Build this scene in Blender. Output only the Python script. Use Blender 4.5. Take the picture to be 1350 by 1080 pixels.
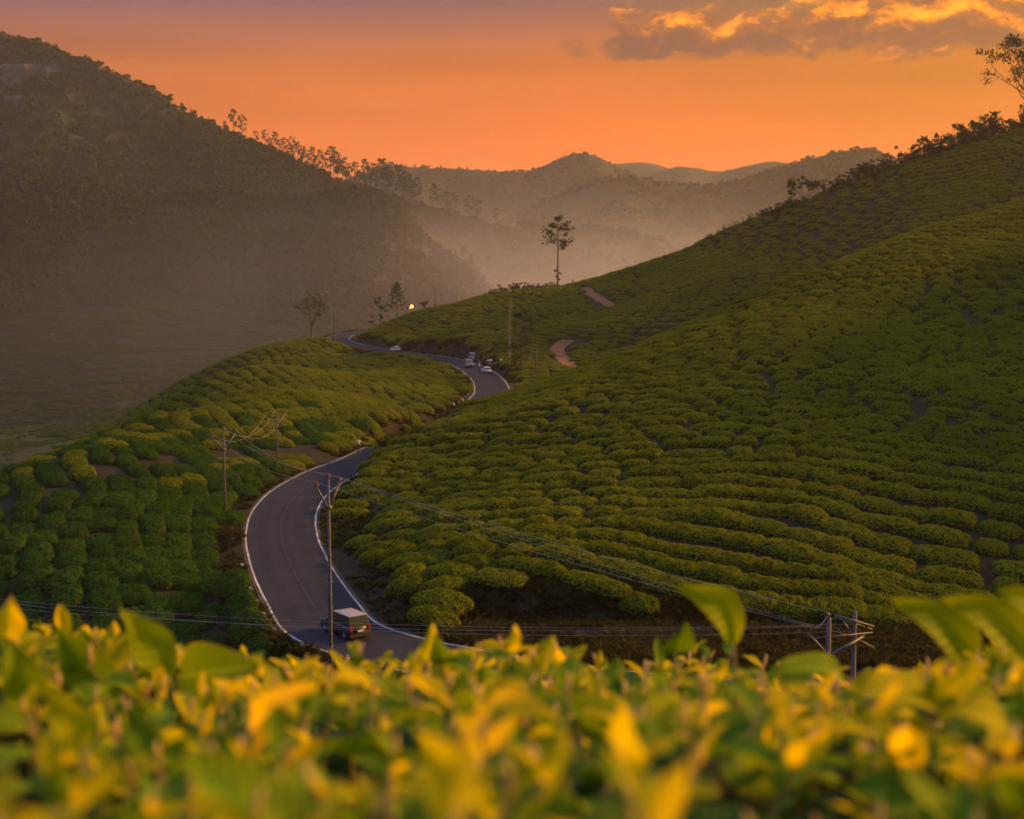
import bpy, math, random
import numpy as np
from mathutils import Vector, Matrix

for o in list(bpy.data.objects):
    bpy.data.objects.remove(o)
scene = bpy.context.scene
COL = scene.collection
R = math.radians

# ------------------------------------------------------------------ camera
FPX = 1875.0                      # focal length in pixels of the 1350 x 1080 photograph
PITCH = math.atan(210.0 / FPX)
cam_d = bpy.data.cameras.new('camera')
cam = bpy.data.objects.new('camera', cam_d)
COL.objects.link(cam)
cam.location = (0, 0, 0)
cam.rotation_euler = (math.pi / 2 - PITCH, 0, 0)
cam_d.lens = 50.0
cam_d.sensor_width = 36.0
cam_d.clip_start = 0.05
cam_d.clip_end = 30000
cam_d.dof.use_dof = True
cam_d.dof.focus_distance = 14.0
cam_d.dof.aperture_fstop = 4.7
scene.camera = cam

# ------------------------------------------------------------------ sun
SUN_AZ, SUN_EL = R(70), R(19)      # azimuth to the right of the view, elevation
SUN_DIR = Vector((math.sin(SUN_AZ) * math.cos(SUN_EL), math.cos(SUN_AZ) * math.cos(SUN_EL), math.sin(SUN_EL)))
sun_d = bpy.data.lights.new('sun', 'SUN')
sun_d.energy = 5.0
sun_d.angle = R(3.0)
sun_d.color = (1.0, 0.46, 0.08)
sun = bpy.data.objects.new('sun', sun_d)
COL.objects.link(sun)
sun.rotation_euler = (-SUN_DIR).to_track_quat('-Z', 'Y').to_euler()
sun.location = (400, 400, 300)

# ------------------------------------------------------------------ exposure / render
vs = scene.view_settings
vs.view_transform = 'Standard'
vs.look = 'None'
vs.exposure = 0.85
vs.gamma = 1.0
vs.use_curve_mapping = False
scene.render.engine = 'CYCLES'
cy = scene.cycles
cy.use_denoising = True
cy.max_bounces = 4
cy.use_adaptive_sampling = True
cy.adaptive_threshold = 0.03
cy.volume_step_rate = 2.0
cy.volume_max_steps = 96
cy.diffuse_bounces = 2
cy.glossy_bounces = 2
cy.transmission_bounces = 3
cy.transparent_max_bounces = 6
cy.volume_bounces = 0
cy.caustics_reflective = False
cy.caustics_refractive = False
cy.sample_clamp_indirect = 4.0
scene.render.use_persistent_data = False


# ------------------------------------------------------------------ node helpers
class NB:
    """small helper for building node trees"""
    def __init__(self, nt):
        self.nt = nt
        self.n = nt.nodes
        self.l = nt.links

    def new(self, t, **kw):
        n = self.n.new(t)
        for k, v in kw.items():
            setattr(n, k, v)
        return n

    def put(self, sock, v):
        if hasattr(v, 'links'):
            self.l.new(v, sock)
        elif v is not None:
            if hasattr(sock.default_value, '__len__') and not hasattr(v, '__len__'):
                v = [v] * len(sock.default_value)
            if hasattr(sock.default_value, '__len__') and len(sock.default_value) == 4 and len(v) == 3:
                v = tuple(v) + (1,)
            sock.default_value = v

    def m(self, op, a, b=None, c=None, clamp=False):
        n = self.new('ShaderNodeMath', operation=op, use_clamp=clamp)
        self.put(n.inputs[0], a)
        if b is not None: self.put(n.inputs[1], b)
        if c is not None: self.put(n.inputs[2], c)
        return n.outputs[0]

    def mix(self, f, a, b, blend='MIX'):
        n = self.new('ShaderNodeMix', data_type='RGBA', blend_type=blend)
        self.put(n.inputs[0], f)
        self.put(n.inputs[6], a)
        self.put(n.inputs[7], b)
        return n.outputs[2]

    def ramp(self, f, stops, interp='LINEAR'):
        n = self.new('ShaderNodeValToRGB')
        cr = n.color_ramp
        cr.interpolation = interp
        while len(cr.elements) < len(stops):
            cr.elements.new(0.5)
        for e, (p, c) in zip(cr.elements, stops):
            e.position = p
            if not hasattr(c, '__len__'):
                c = (c, c, c)
            e.color = tuple(c) + (1,)
        self.put(n.inputs[0], f)
        return n.outputs[0]

    def noise(self, scale, vec=None, detail=4, rough=0.55, dist=0.0, dim='3D'):
        n = self.new('ShaderNodeTexNoise', noise_dimensions=dim)
        if vec is not None: self.l.new(vec, n.inputs['Vector'])
        n.inputs['Scale'].default_value = scale
        n.inputs['Detail'].default_value = detail
        n.inputs['Roughness'].default_value = rough
        n.inputs['Distortion'].default_value = dist
        return n.outputs['Fac']

    def smooth(self, v, a, b, lo=0.0, hi=1.0):
        n = self.new('ShaderNodeMapRange', interpolation_type='SMOOTHSTEP')
        self.put(n.inputs[0], v)
        n.inputs[1].default_value = a; n.inputs[2].default_value = b
        n.inputs[3].default_value = lo; n.inputs[4].default_value = hi
        return n.outputs[0]


# ------------------------------------------------------------------ world: sunset sky with a bank of cloud
world = bpy.data.worlds.new('World')
scene.world = world
world.use_nodes = True
wn = NB(world.node_tree)
wn.n.clear()
tc = wn.new('ShaderNodeTexCoord')
nrm = wn.new('ShaderNodeVectorMath', operation='NORMALIZE')
wn.l.new(tc.outputs['Generated'], nrm.inputs[0])
sep = wn.new('ShaderNodeSeparateXYZ')
wn.l.new(nrm.outputs[0], sep.inputs[0])
sx, sy, sz = sep.outputs
el = sz
az = wn.m('ARCTAN2', sx, sy)
dot = wn.new('ShaderNodeVectorMath', operation='DOT_PRODUCT')
wn.l.new(nrm.outputs[0], dot.inputs[0])
dot.inputs[1].default_value = SUN_DIR
cosS = dot.outputs['Value']
# vertical gradient: orange band low down, mauve above
elc = wn.m('MAXIMUM', el, 0.0)
grad = wn.ramp(elc, [(0.0, (0.64, 0.112, 0.002)), (0.07, (0.64, 0.115, 0.003)), (0.125, (0.42, 0.100, 0.015)),
                     (0.175, (0.120, 0.072, 0.078)), (0.30, (0.32, 0.27, 0.29)), (0.5, (0.35, 0.37, 0.50)), (1.0, (0.36, 0.41, 0.66))])
side = wn.ramp(wn.m('MULTIPLY_ADD', cosS, 0.5, 0.5),
               [(0.0, (0.45, 0.75, 1.05)), (0.48, (0.58, 0.72, 1.15)), (0.62, (0.84, 0.88, 1.1)), (0.70, (0.92, 0.90, 0.85)),
                (0.80, (0.82, 1.0, 0.28)), (0.92, (0.78, 0.92, 0.22)), (1.0, (0.82, 0.94, 0.22))])
base = wn.mix(1.0, grad, side, 'MULTIPLY')
# thin horizontal streaks
cv = wn.new('ShaderNodeCombineXYZ')
wn.l.new(wn.m('MULTIPLY', az, 2.2), cv.inputs[0])
wn.l.new(wn.m('MULTIPLY', el, 26.0), cv.inputs[1])
st = wn.noise(1.3, cv.outputs[0], 4, 0.5)
base = wn.mix(1.0, base, wn.ramp(st, [(0.3, (0.86, 0.86, 0.90)), (0.7, (1.10, 1.08, 1.06))]), 'MULTIPLY')
# cumulus bank: soft blobs in direction space broken up by noise
def blob(a0, e0, ra, re):
    da = wn.m('DIVIDE', wn.m('SUBTRACT', az, a0), ra)
    de = wn.m('DIVIDE', wn.m('SUBTRACT', el, e0), re)
    q = wn.m('ADD', wn.m('MULTIPLY', da, da), wn.m('MULTIPLY', de, de))
    return wn.m('SUBTRACT', 1.0, q)
def pxaz(px): return math.atan((px - 675) / FPX)
def pyel(py): return math.sin(math.atan((330 - py) / FPX))
blobs = [(900, 52, 125, 36), (835, 68, 110, 20), (985, 58, 120, 30), (1120, 52, 150, 34), (1275, 60, 160, 34), (1190, 18, 150, 34),
         (1340, 10, 120, 30), (1560, 40, 260, 50), (1900, 0, 300, 70), (-250, -40, 260, 40), (-800, 20, 320, 50)]
dens = None
for px, py, rx, ry in blobs:
    b = blob(pxaz(px), pyel(py), rx / FPX, ry / FPX)
    dens = b if dens is None else wn.m('MAXIMUM', dens, b)
def cloud_noise(de):
    c = wn.new('ShaderNodeCombineXYZ')
    wn.l.new(wn.m('MULTIPLY', az, 18.0), c.inputs[0])
    wn.l.new(wn.m('MULTIPLY', wn.m('ADD', el, de), 34.0), c.inputs[1])
    return wn.noise(1.55, c.outputs[0], 9, 0.62, 0.35)
n0 = cloud_noise(0.0)
n1 = cloud_noise(0.010)
d0 = wn.m('ADD', wn.m('MULTIPLY', dens, 1.05), wn.m('MULTIPLY', wn.m('SUBTRACT', n0, 0.5), 4.6))
cov = wn.smooth(d0, -0.1, 0.75)
lit = wn.m('MULTIPLY_ADD', wn.m('SUBTRACT', n0, n1), 3.4, 0.26)
lit = wn.m('ADD', lit, wn.m('MULTIPLY', wn.m('SUBTRACT', el, pyel(52)), 22.0))
lit = wn.m('SUBTRACT', lit, wn.m('MULTIPLY', wn.m('SUBTRACT', d0, 0.6), 0.22), clamp=True)
lit = wn.m('ADD', lit, wn.m('MULTIPLY', wn.m('SUBTRACT', cosS, 0.52), 0.8), clamp=True)
ccol = wn.ramp(lit, [(0.0, (0.13, 0.050, 0.030)), (0.40, (0.24, 0.075, 0.026)), (0.65, (0.55, 0.15, 0.012)), (1.0, (0.88, 0.29, 0.015))])
ccol = wn.mix(1.0, ccol, wn.ramp(wn.m('MULTIPLY_ADD', cosS, 0.5, 0.5), [(0.0, (0.3, 0.35, 0.6)), (0.68, (0.9, 0.9, 1.05)), (0.85, (1.1, 1.1, 0.8)), (1.0, (1.1, 1.1, 0.8))]), 'MULTIPLY')
skycol = wn.mix(wn.m('MULTIPLY', cov, 0.97), base, ccol)
nish = wn.new('ShaderNodeTexSky', sky_type='NISHITA')
nish.sun_disc = False
nish.sun_elevation = SUN_EL
nish.sun_rotation = SUN_AZ
nish.air_density = 2.0
nish.dust_density = 4.0
nmul = wn.mix(1.0, nish.outputs[0], (0.0045, 0.0020, 0.0004), 'MULTIPLY')
skycol = wn.mix(1.0, skycol, nmul, 'ADD')
# below the horizon the same band darkens to ground haze
skycol = wn.mix(wn.smooth(el, -0.25, -0.02), (0.10, 0.055, 0.03), skycol)
bg = wn.new('ShaderNodeBackground')
wn.l.new(skycol, bg.inputs[0])
bg.inputs[1].default_value = 1.0
wo = wn.new('ShaderNodeOutputWorld')
wn.l.new(bg.outputs[0], wo.inputs[0])
world.cycles.sampling_method = 'MANUAL'
world.cycles.sample_map_resolution = 512

# ------------------------------------------------------------------ projection helpers (photograph pixel -> place)
CP, SP = math.cos(PITCH), math.sin(PITCH)
def ray(px, py):
    a = (px - 675) / FPX
    b = (540 - py) / FPX
    return Vector((a, CP + b * SP, -SP + b * CP))
def P(px, py, D):
    d = ray(px, py)
    return d * (D / d.y)
def G(px, py, z):
    d = ray(px, py)
    return d * (z / d.z)
def project(x, y, z):
    f = y * CP - z * SP
    u = y * SP + z * CP
    return 675 + FPX * x / f, 540 - FPX * u / f


# ------------------------------------------------------------------ numpy noise
def hash2(ix, iy, seed):
    h = (ix.astype(np.int64) * 374761393 + iy.astype(np.int64) * 668265263 + seed * 974634777) & 0x7fffffff
    h = ((h ^ (h >> 13)) * 1274126177) & 0x7fffffff
    h = h ^ (h >> 16)
    return (h & 0xffff) / 65535.0
def vnoise(x, y, seed=0):
    ix = np.floor(x); iy = np.floor(y)
    fx = x - ix; fy = y - iy
    fx = fx * fx * (3 - 2 * fx); fy = fy * fy * (3 - 2 * fy)
    a = hash2(ix, iy, seed); b = hash2(ix + 1, iy, seed)
    c = hash2(ix, iy + 1, seed); d = hash2(ix + 1, iy + 1, seed)
    return (a * (1 - fx) + b * fx) * (1 - fy) + (c * (1 - fx) + d * fx) * fy
def fbm(x, y, seed=0, octaves=4, gain=0.5):
    x = np.asarray(x, float); y = np.asarray(y, float)
    s = np.zeros(np.broadcast(x, y).shape); a = 1.0; t = 0.0
    for k in range(octaves):
        s = s + a * vnoise(x, y, seed + k * 17)
        t += a; a *= gain; x = x * 2.03 + 11.3; y = y * 2.03 + 5.7
    return s / t * 2 - 1
def sstep(v, a, b):
    t = np.clip((v - a) / (b - a), 0, 1)
    return t * t * (3 - 2 * t)


# ------------------------------------------------------------------ mesh / object helpers
def mesh_from(name, verts, faces, mats, smooth=True, fmat=None):
    me = bpy.data.meshes.new(name)
    me.from_pydata([tuple(v) for v in verts], [], faces)
    if not isinstance(mats, (list, tuple)): mats = [mats]
    for m in mats: me.materials.append(m)
    if smooth: me.polygons.foreach_set('use_smooth', [True] * len(me.polygons))
    if fmat is not None: me.polygons.foreach_set('material_index', fmat)
    me.update()
    return me
def obj(name, me, parent=None, loc=None):
    o = bpy.data.objects.new(name, me)
    COL.objects.link(o)
    if parent is not None: o.parent = parent
    if loc is not None: o.location = loc
    return o
def tag(o, label=None, cat=None, group=None, kind=None):
    if label: o['label'] = label
    if cat: o['category'] = cat
    if group: o['group'] = group
    if kind: o['kind'] = kind
    return o
def thing(name, label, cat, loc=(0, 0, 0), rz=0.0, group=None):
    o = bpy.data.objects.new(name, None)
    COL.objects.link(o)
    o.empty_display_size = 0.2
    o.location = loc
    o.rotation_euler = (0, 0, rz)
    return tag(o, label, cat, group)
def kids(o):
    return [c for c in bpy.data.objects if c.parent == o]
def copy_tree(o, parent=None, table=None):
    c = o.copy()
    COL.objects.link(c)
    if parent is not None: c.parent = parent
    for ch in table[o.name] if table else kids(o):
        copy_tree(ch, c, table)
    return c

class MB:
    """collects simple shapes into one mesh"""
    def __init__(self):
        self.v = []; self.f = []
    def add(self, vs, fs):
        b = len(self.v)
        self.v += [tuple(v) for v in vs]
        self.f += [tuple(i + b for i in f) for f in fs]
    def box(self, c, s, rot=None):
        vs = []
        for dx in (-.5, .5):
            for dy in (-.5, .5):
                for dz in (-.5, .5):
                    p = Vector((dx * s[0], dy * s[1], dz * s[2]))
                    if rot is not None: p = rot @ p
                    vs.append(Vector(c) + p)
        self.add(vs, [(0, 1, 3, 2), (4, 6, 7, 5), (0, 4, 5, 1), (2, 3, 7, 6), (0, 2, 6, 4), (1, 5, 7, 3)])
    def tube(self, pts, rads, seg=8, cap=True, square=False):
        pts = [Vector(p) for p in pts]
        if not hasattr(rads, '__len__'): rads = [rads] * len(pts)
        rings = []
        t0 = (pts[1] - pts[0]).normalized()
        up = Vector((0, 0, 1)) if abs(t0.z) < 0.9 else Vector((1, 0, 0))
        for i, p in enumerate(pts):
            if i == 0: t = pts[1] - pts[0]
            elif i == len(pts) - 1: t = pts[-1] - pts[-2]
            else: t = pts[i + 1] - pts[i - 1]
            t.normalize()
            a = t.cross(up)
            if a.length < 1e-4: a = t.cross(Vector((0, 1, 0)))
            a.normalize(); b = t.cross(a)
            off = math.pi / 4 if square else 0
            rings.append([p + (a * math.cos(2 * math.pi * k / seg + off) + b * math.sin(2 * math.pi * k / seg + off)) * rads[i] for k in range(seg)])
        vs = [v for r in rings for v in r]
        fs = []
        for i in range(len(pts) - 1):
            for k in range(seg):
                k2 = (k + 1) % seg
                fs.append((i * seg + k, i * seg + k2, (i + 1) * seg + k2, (i + 1) * seg + k))
        if cap:
            fs.append(tuple(range(seg - 1, -1, -1)))
            fs.append(tuple((len(pts) - 1) * seg + k for k in range(seg)))
        self.add(vs, fs)
    def lathe(self, prof, axis=Vector((0, 0, 1)), org=(0, 0, 0), seg=12):
        q = Vector((0, 0, 1)).rotation_difference(axis)
        vs = []; fs = []
        for r, h in prof:
            for k in range(seg):
                a = 2 * math.pi * k / seg
                vs.append(Vector(org) + q @ Vector((r * math.cos(a), r * math.sin(a), h)))
        for i in range(len(prof) - 1):
            for k in range(seg):
                k2 = (k + 1) % seg
                fs.append((i * seg + k, i * seg + k2, (i + 1) * seg + k2, (i + 1) * seg + k))
        fs.append(tuple(range(seg - 1, -1, -1)))
        fs.append(tuple((len(prof) - 1) * seg + k for k in range(seg)))
        self.add(vs, fs)
    def build(self, name, mat, parent=None, smooth=True, loc=None):
        return obj(name, mesh_from(name, self.v, self.f, mat, smooth), parent, loc)
    def mesh(self, name, mat, smooth=True):
        return mesh_from(name, self.v, self.f, mat, smooth)


# ------------------------------------------------------------------ materials
def principled(name, color, rough=0.6, metal=0.0, spec=0.5, noise=None, color2=None, bump=None, coat=0.0, coords='Object', emit=None, emit_s=0.0):
    m = bpy.data.materials.new(name)
    m.use_nodes = True
    b = NB(m.node_tree)
    p = m.node_tree.nodes['Principled BSDF']
    p.inputs['Roughness'].default_value = rough
    p.inputs['Metallic'].default_value = metal
    p.inputs['Specular IOR Level'].default_value = spec
    p.inputs['Coat Weight'].default_value = coat
    t = b.new('ShaderNodeTexCoord')
    if noise:
        f = b.noise(noise, t.outputs[coords], 5, 0.6)
        c = b.mix(b.smooth(f, 0.32, 0.68), color, color2)
        b.l.new(c, p.inputs['Base Color'])
    else:
        p.inputs['Base Color'].default_value = tuple(color) + (1,)
    if bump:
        sc, strg, dist = bump
        f = b.noise(sc, t.outputs[coords], 6, 0.65)
        bn = b.new('ShaderNodeBump')
        bn.inputs['Strength'].default_value = strg
        bn.inputs['Distance'].default_value = dist
        b.l.new(f, bn.inputs['Height'])
        b.l.new(bn.outputs[0], p.inputs['Normal'])
    if emit:
        p.inputs['Emission Color'].default_value = tuple(emit) + (1,)
        p.inputs['Emission Strength'].default_value = emit_s
    return m

def foliage(name, dark, mid, light, transl=0.3, rough=0.8, spec=0.06, objvar=0.5, world_scale=0.15):
    """leafy material: colour varies from leaf to leaf and slowly over the ground"""
    m = bpy.data.materials.new(name)
    m.use_nodes = True
    b = NB(m.node_tree)
    p = m.node_tree.nodes['Principled BSDF']
    out = m.node_tree.nodes['Material Output']
    g = b.new('ShaderNodeNewGeometry')
    oi = b.new('ShaderNodeObjectInfo')
    f = b.m('ADD', b.m('MULTIPLY', g.outputs['Random Per Island'], 0.45), b.m('MULTIPLY', oi.outputs['Random'], objvar * 0.4))
    wnz = b.noise(world_scale, g.outputs['Position'], 3, 0.5)
    f = b.m('ADD', f, b.m('MULTIPLY_ADD', wnz, 0.9, -0.35))
    c = b.ramp(f, [(0.0, dark), (0.45, mid), (0.9, light)])
    b.l.new(c, p.inputs['Base Color'])
    p.inputs['Roughness'].default_value = rough
    p.inputs['Specular IOR Level'].default_value = spec
    tr = b.new('ShaderNodeBsdfTranslucent')
    tcol = b.mix(1.0, c, (1.35, 1.25, 0.5), 'MULTIPLY')
    b.l.new(tcol, tr.inputs[0])
    mx = b.new('ShaderNodeMixShader')
    mx.inputs[0].default_value = transl
    b.l.new(p.outputs[0], mx.inputs[1])
    b.l.new(tr.outputs[0], mx.inputs[2])
    b.l.new(mx.outputs[0], out.inputs[0])
    return m

M = {}
M['tea'] = foliage('tea_leaves', (0.070, 0.095, 0.002), (0.145, 0.165, 0.003), (0.225, 0.220, 0.004), 0.30, world_scale=0.05)  # yellower leaf, brightened in colour to carry the right slope's stronger light
M['tea_deep_shaded'] = foliage('tea_leaves_deep_shaded', (0.014, 0.045, 0.002), (0.030, 0.080, 0.003), (0.060, 0.115, 0.004), 0.22, world_scale=0.05)  # deeper green leaf with the left field's shade darkened into its colour
M['tea_core'] = principled('tea_twigs', (0.014, 0.012, 0.006), 0.95, noise=3.0, color2=(0.026, 0.026, 0.008), spec=0.05)
M['tree_dark'] = foliage('tree_leaves_dark', (0.018, 0.026, 0.010), (0.035, 0.048, 0.014), (0.050, 0.060, 0.016), 0.08)
M['tree_green'] = foliage('tree_leaves_green', (0.030, 0.050, 0.012), (0.055, 0.082, 0.016), (0.080, 0.100, 0.020), 0.2)
M['tree_dry'] = foliage('tree_leaves_dry', (0.040, 0.040, 0.016), (0.065, 0.060, 0.022), (0.075, 0.068, 0.024), 0.1)
M['scrub'] = foliage('roadside_scrub', (0.022, 0.018, 0.008), (0.038, 0.036, 0.010), (0.060, 0.060, 0.014), 0.2)
M['bark'] = principled('bark', (0.060, 0.045, 0.035), 0.9, noise=2.0, color2=(0.11, 0.09, 0.07), bump=(8, 0.4, 0.05), spec=0.2)
M['bark_pale'] = principled('pale_bark', (0.16, 0.13, 0.10), 0.85, noise=2.5, color2=(0.24, 0.20, 0.16), bump=(8, 0.3, 0.03), spec=0.2)
M['concrete'] = principled('weathered_concrete', (0.055, 0.050, 0.052), 0.85, noise=1.2, color2=(0.095, 0.085, 0.082), bump=(20, 0.2, 0.01))
M['steel'] = principled('galvanised_steel', (0.11, 0.10, 0.11), 0.6, metal=0.3, noise=4.0, color2=(0.07, 0.065, 0.07))
M['wire'] = principled('aluminium_wire', (0.36, 0.30, 0.28), 0.5, metal=0.5)
M['insul'] = principled('brown_porcelain', (0.16, 0.030, 0.022), 0.25, coat=0.4)
M['white_paint'] = principled('white_road_paint', (0.50, 0.46, 0.46), 0.8, noise=1.1, color2=(0.17, 0.155, 0.16), bump=(60, 0.2, 0.004))
M['black_paint'] = principled('black_kerb_paint', (0.03, 0.03, 0.03), 0.7)
M['tyre'] = principled('tyre_rubber', (0.018, 0.018, 0.019), 0.85)
M['rim'] = principled('wheel_rim', (0.45, 0.45, 0.46), 0.35, metal=0.8)
M['glass'] = principled('car_glass', (0.020, 0.022, 0.026), 0.06, spec=0.8, coat=0.3)
M['trim'] = principled('black_trim', (0.02, 0.02, 0.021), 0.55)
M['tail'] = principled('tail_light_red', (0.30, 0.015, 0.012), 0.2, coat=0.5)
M['head'] = principled('headlight_clear', (0.60, 0.60, 0.62), 0.1, coat=0.5)
M['plate'] = principled('number_plate_white', (0.65, 0.65, 0.62), 0.5)
M['skin'] = principled('skin', (0.20, 0.10, 0.06), 0.6)
M['hair'] = principled('hair_black', (0.012, 0.010, 0.009), 0.6)


# ------------------------------------------------------------------ road layout
ZR = -27.0
road_px = [(455, 838), (412, 795), (383, 745), (371, 705), (375, 675), (396, 648), (440, 622), (490, 602)]
ctr = [Vector((190, 96, 0)), Vector((140, 92, 0)), Vector((95, 87, 0)), Vector((60, 84, 0)), Vector((30, 82.5, 0)), Vector((10, 85, 0)), Vector((-2.5, 90.5, 0))]
for px, py in road_px:
    g = G(px, py, ZR); ctr.append(Vector((g.x, g.y, 0)))
for px, py in [(578, 554), (640, 527), (648, 511), (637, 495), (612, 481), (570, 470.5), (520, 464.5), (480, 458), (452, 451), (446, 446), (456, 441), (485, 436.5), (540, 432)]:
    g = G(px, py, ZR); ctr.append(Vector((g.x, g.y, 0)))
def catmull(pts, step=1.0):
    out = []
    n = len(pts)
    for i in range(n - 1):
        p0 = pts[max(i - 1, 0)]; p1 = pts[i]; p2 = pts[i + 1]; p3 = pts[min(i + 2, n - 1)]
        k = max(2, int((p2 - p1).length / step))
        for j in range(k):
            t = j / k
            out.append(0.5 * ((2 * p1) + (-p0 + p2) * t + (2 * p0 - 5 * p1 + 4 * p2 - p3) * t * t + (-p0 + 3 * p1 - 3 * p2 + p3) * t ** 3))
    out.append(pts[-1].copy())
    return out
road_c = catmull(ctr, 1.0)
for _ in range(6):     # relax kinks
    road_c = [road_c[0]] + [(road_c[i - 1] + road_c[i] * 2 + road_c[i + 1]) / 4 for i in range(1, len(road_c) - 1)] + [road_c[-1]]
RC = np.array([(p.x, p.y) for p in road_c])
RT = np.gradient(RC, axis=0)
RT /= np.linalg.norm(RT, axis=1)[:, None]
HW = 3.55
ZRI = np.zeros(len(RC))            # the road dips out of sight behind the toe of the hill
_d = sstep(RC[:, 1], 192, 212) * (1 - sstep(RC[:, 1], 238, 264))
ZRI[:] = -3.0 * np.where(RC[:, 1] > 150, _d, 0)
def road_dist(x, y):
    """signed distance to the centre line: negative = left of the driving direction away from the camera"""
    x = np.asarray(x, float).ravel(); y = np.asarray(y, float).ravel()
    d = np.empty(len(x)); s = np.empty(len(x)); zz = np.empty(len(x))
    for a in range(0, len(x), 20000):
        dx = x[a:a + 20000, None] - RC[None, :, 0]; dy = y[a:a + 20000, None] - RC[None, :, 1]
        q = dx * dx + dy * dy
        i = q.argmin(1)
        r = np.arange(len(i))
        d[a:a + 20000] = np.sqrt(q[r, i])
        zz[a:a + 20000] = ZRI[i]
        s[a:a + 20000] = dx[r, i] * RT[i, 1] - dy[r, i] * RT[i, 0]
    road_dist.z = zz
    return d * np.where(s >= 0, 1, -1)

# ------------------------------------------------------------------ near terrain: thin plate spline through surveyed points plus an added unseen shoulder
cp = []
def c(px, py, D): 
    v = P(px, py, D); cp.append((v.x, v.y, v.z - 0.65))
def w(x, y, z): cp.append((x, y, z))
for a in [(425, 668, 143), (440, 700, 131), (470, 735, 118), (560, 765, 106), (700, 755, 106), (900, 775, 104), (1100, 795, 102), (1350, 830, 100), (1600, 850, 100),
          (510, 622, 160), (600, 700, 120), (600, 650, 138), (600, 600, 165), (700, 700, 116), (700, 650, 128), (700, 600, 147), (700, 560, 170),
          (900, 700, 115), (900, 650, 125), (900, 600, 138), (900, 550, 155), (900, 490, 185), (800, 640, 130), (800, 560, 158), (800, 510, 185),
          (1100, 720, 112), (1100, 650, 124), (1100, 550, 152), (1100, 450, 190), (1100, 400, 212), (1350, 740, 110), (1350, 650, 124), (1350, 550, 152), (1350, 470, 178), (1350, 400, 206), (1350, 320, 245),
          (1600, 650, 124), (1600, 500, 165), (1600, 380, 210), (1600, 280, 260),
          (505, 592, 172), (560, 568, 178), (640, 540, 195), (700, 512, 208), (760, 488, 220), (850, 450, 228), (950, 405, 238), (1050, 360, 248), (1150, 325, 258), (1250, 290, 268), (1350, 262, 280), (1550, 205, 295), (1800, 150, 305)]: c(*a)
for px, py, D, dz, dd_ in [(640, 540, 195, -2, 32), (760, 488, 220, -7, 40), (850, 450, 228, -12, 55), (950, 405, 238, -15, 60), (1050, 360, 248, -17, 60), (1150, 325, 258, -18, 60), (1250, 290, 268, -18, 60), (1350, 262, 280, -18, 58), (1600, 200, 298, -18, 55)]:
    v = P(px, py, D); q = v * ((D + dd_) / D); w(q.x, q.y, v.z + dz)
for a in [(152, 212, 26), (192, 200, 42), (204, 262, 48), (134, 168, 4), (200, 150, 26)]: w(*a)  # unseen shoulder right of the frame, raised to shade the lower slope
for a in [(850, 445, 350), (850, 400, 385), (850, 352, 425), (1050, 355, 372), (1050, 310, 402), (1050, 268, 430), (1250, 285, 380), (1250, 240, 406), (1250, 192, 433), (1350, 255, 385), (1350, 166, 438), (1600, 60, 445), (950, 400, 362), (950, 350, 396), (950, 307, 428),
          (1150, 320, 376), (1150, 228, 432), (780, 468, 330), (780, 430, 362), (790, 395, 400), (768, 374, 430), (800, 366, 428), (900, 331, 427), (700, 495, 300), (690, 480, 312), (722, 470, 330), (735, 452, 345),
          (600, 445, 366), (560, 440, 386), (505, 437, 412), (474, 441, 428), (640, 440, 366), (670, 450, 350), (540, 413, 440), (600, 400, 440), (650, 387, 440), (700, 381, 440), (740, 376, 440),
          (620, 420, 400), (700, 420, 385), (310, 712, 133), (300, 640, 158), (380, 604, 178), (470, 568, 206), (560, 540, 232), (620, 528, 252), (450, 520, 255), (550, 505, 290), (598, 502, 305), (500, 489, 335), (545, 482, 340), (450, 474, 372), (475, 470, 385), (410, 447, 420),
          (200, 850, 104), (0, 800, 112), (100, 760, 115), (200, 760, 114), (300, 800, 112), (0, 700, 130), (150, 680, 135), (250, 680, 138), (100, 630, 152), (200, 600, 165), (300, 560, 195), (370, 520, 235),
          (0, 640, 150), (100, 590, 172), (200, 545, 205), (300, 487, 285), (380, 455, 385), (-200, 720, 140), (-200, 860, 112), (340, 840, 104), (420, 880, 95)]: c(*a)
for a in [(-75, 235, -41), (-120, 262, -64), (-80, 176, -38), (-125, 200, -62), (-85, 302, -41), (-132, 322, -66), (-76, 432, -36), (-104, 440, -55), (-62, 466, -45), (-20, 500, -40), (20, 500, -30), (60, 500, -24), (120, 500, -10), (0, 545, -60), (80, 545, -40), (180, 500, 15), (-100, 130, -48), (-140, 130, -66), (-150, 420, -78), (-110, 505, -75)]: w(*a)
CPN = np.array(cp)
def tps_fit(X, z, lam=0.6):
    n = len(X)
    r2 = ((X[:, None] - X[None]) ** 2).sum(2)
    K = 0.5 * r2 * np.log(r2 + 1e-9)
    K[np.arange(n), np.arange(n)] = lam * 40
    Pm = np.c_[np.ones(n), X]
    A = np.zeros((n + 3, n + 3))
    A[:n, :n] = K; A[:n, n:] = Pm; A[n:, :n] = Pm.T
    return np.linalg.solve(A, np.r_[z, 0, 0, 0])
TPW = tps_fit(CPN[:, :2], CPN[:, 2])
def tps(x, y):
    out = np.empty(len(x))
    for a in range(0, len(x), 20000):
        X = np.c_[x[a:a + 20000], y[a:a + 20000]]
        r2 = ((X[:, None] - CPN[None, :, :2]) ** 2).sum(2)
        out[a:a + 20000] = (0.5 * r2 * np.log(r2 + 1e-9)) @ TPW[:-3] + TPW[-3] + X @ TPW[-2:]
    return out
NEAR_Y = [-20, 0, 3, 10, 20, 40, 60, 75, 90, 110]
NEAR_Z = [-1.0, -1.35, -1.75, -6.5, -12.5, -21.5, -26.2, -27.3, -27.6, -28]
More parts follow.
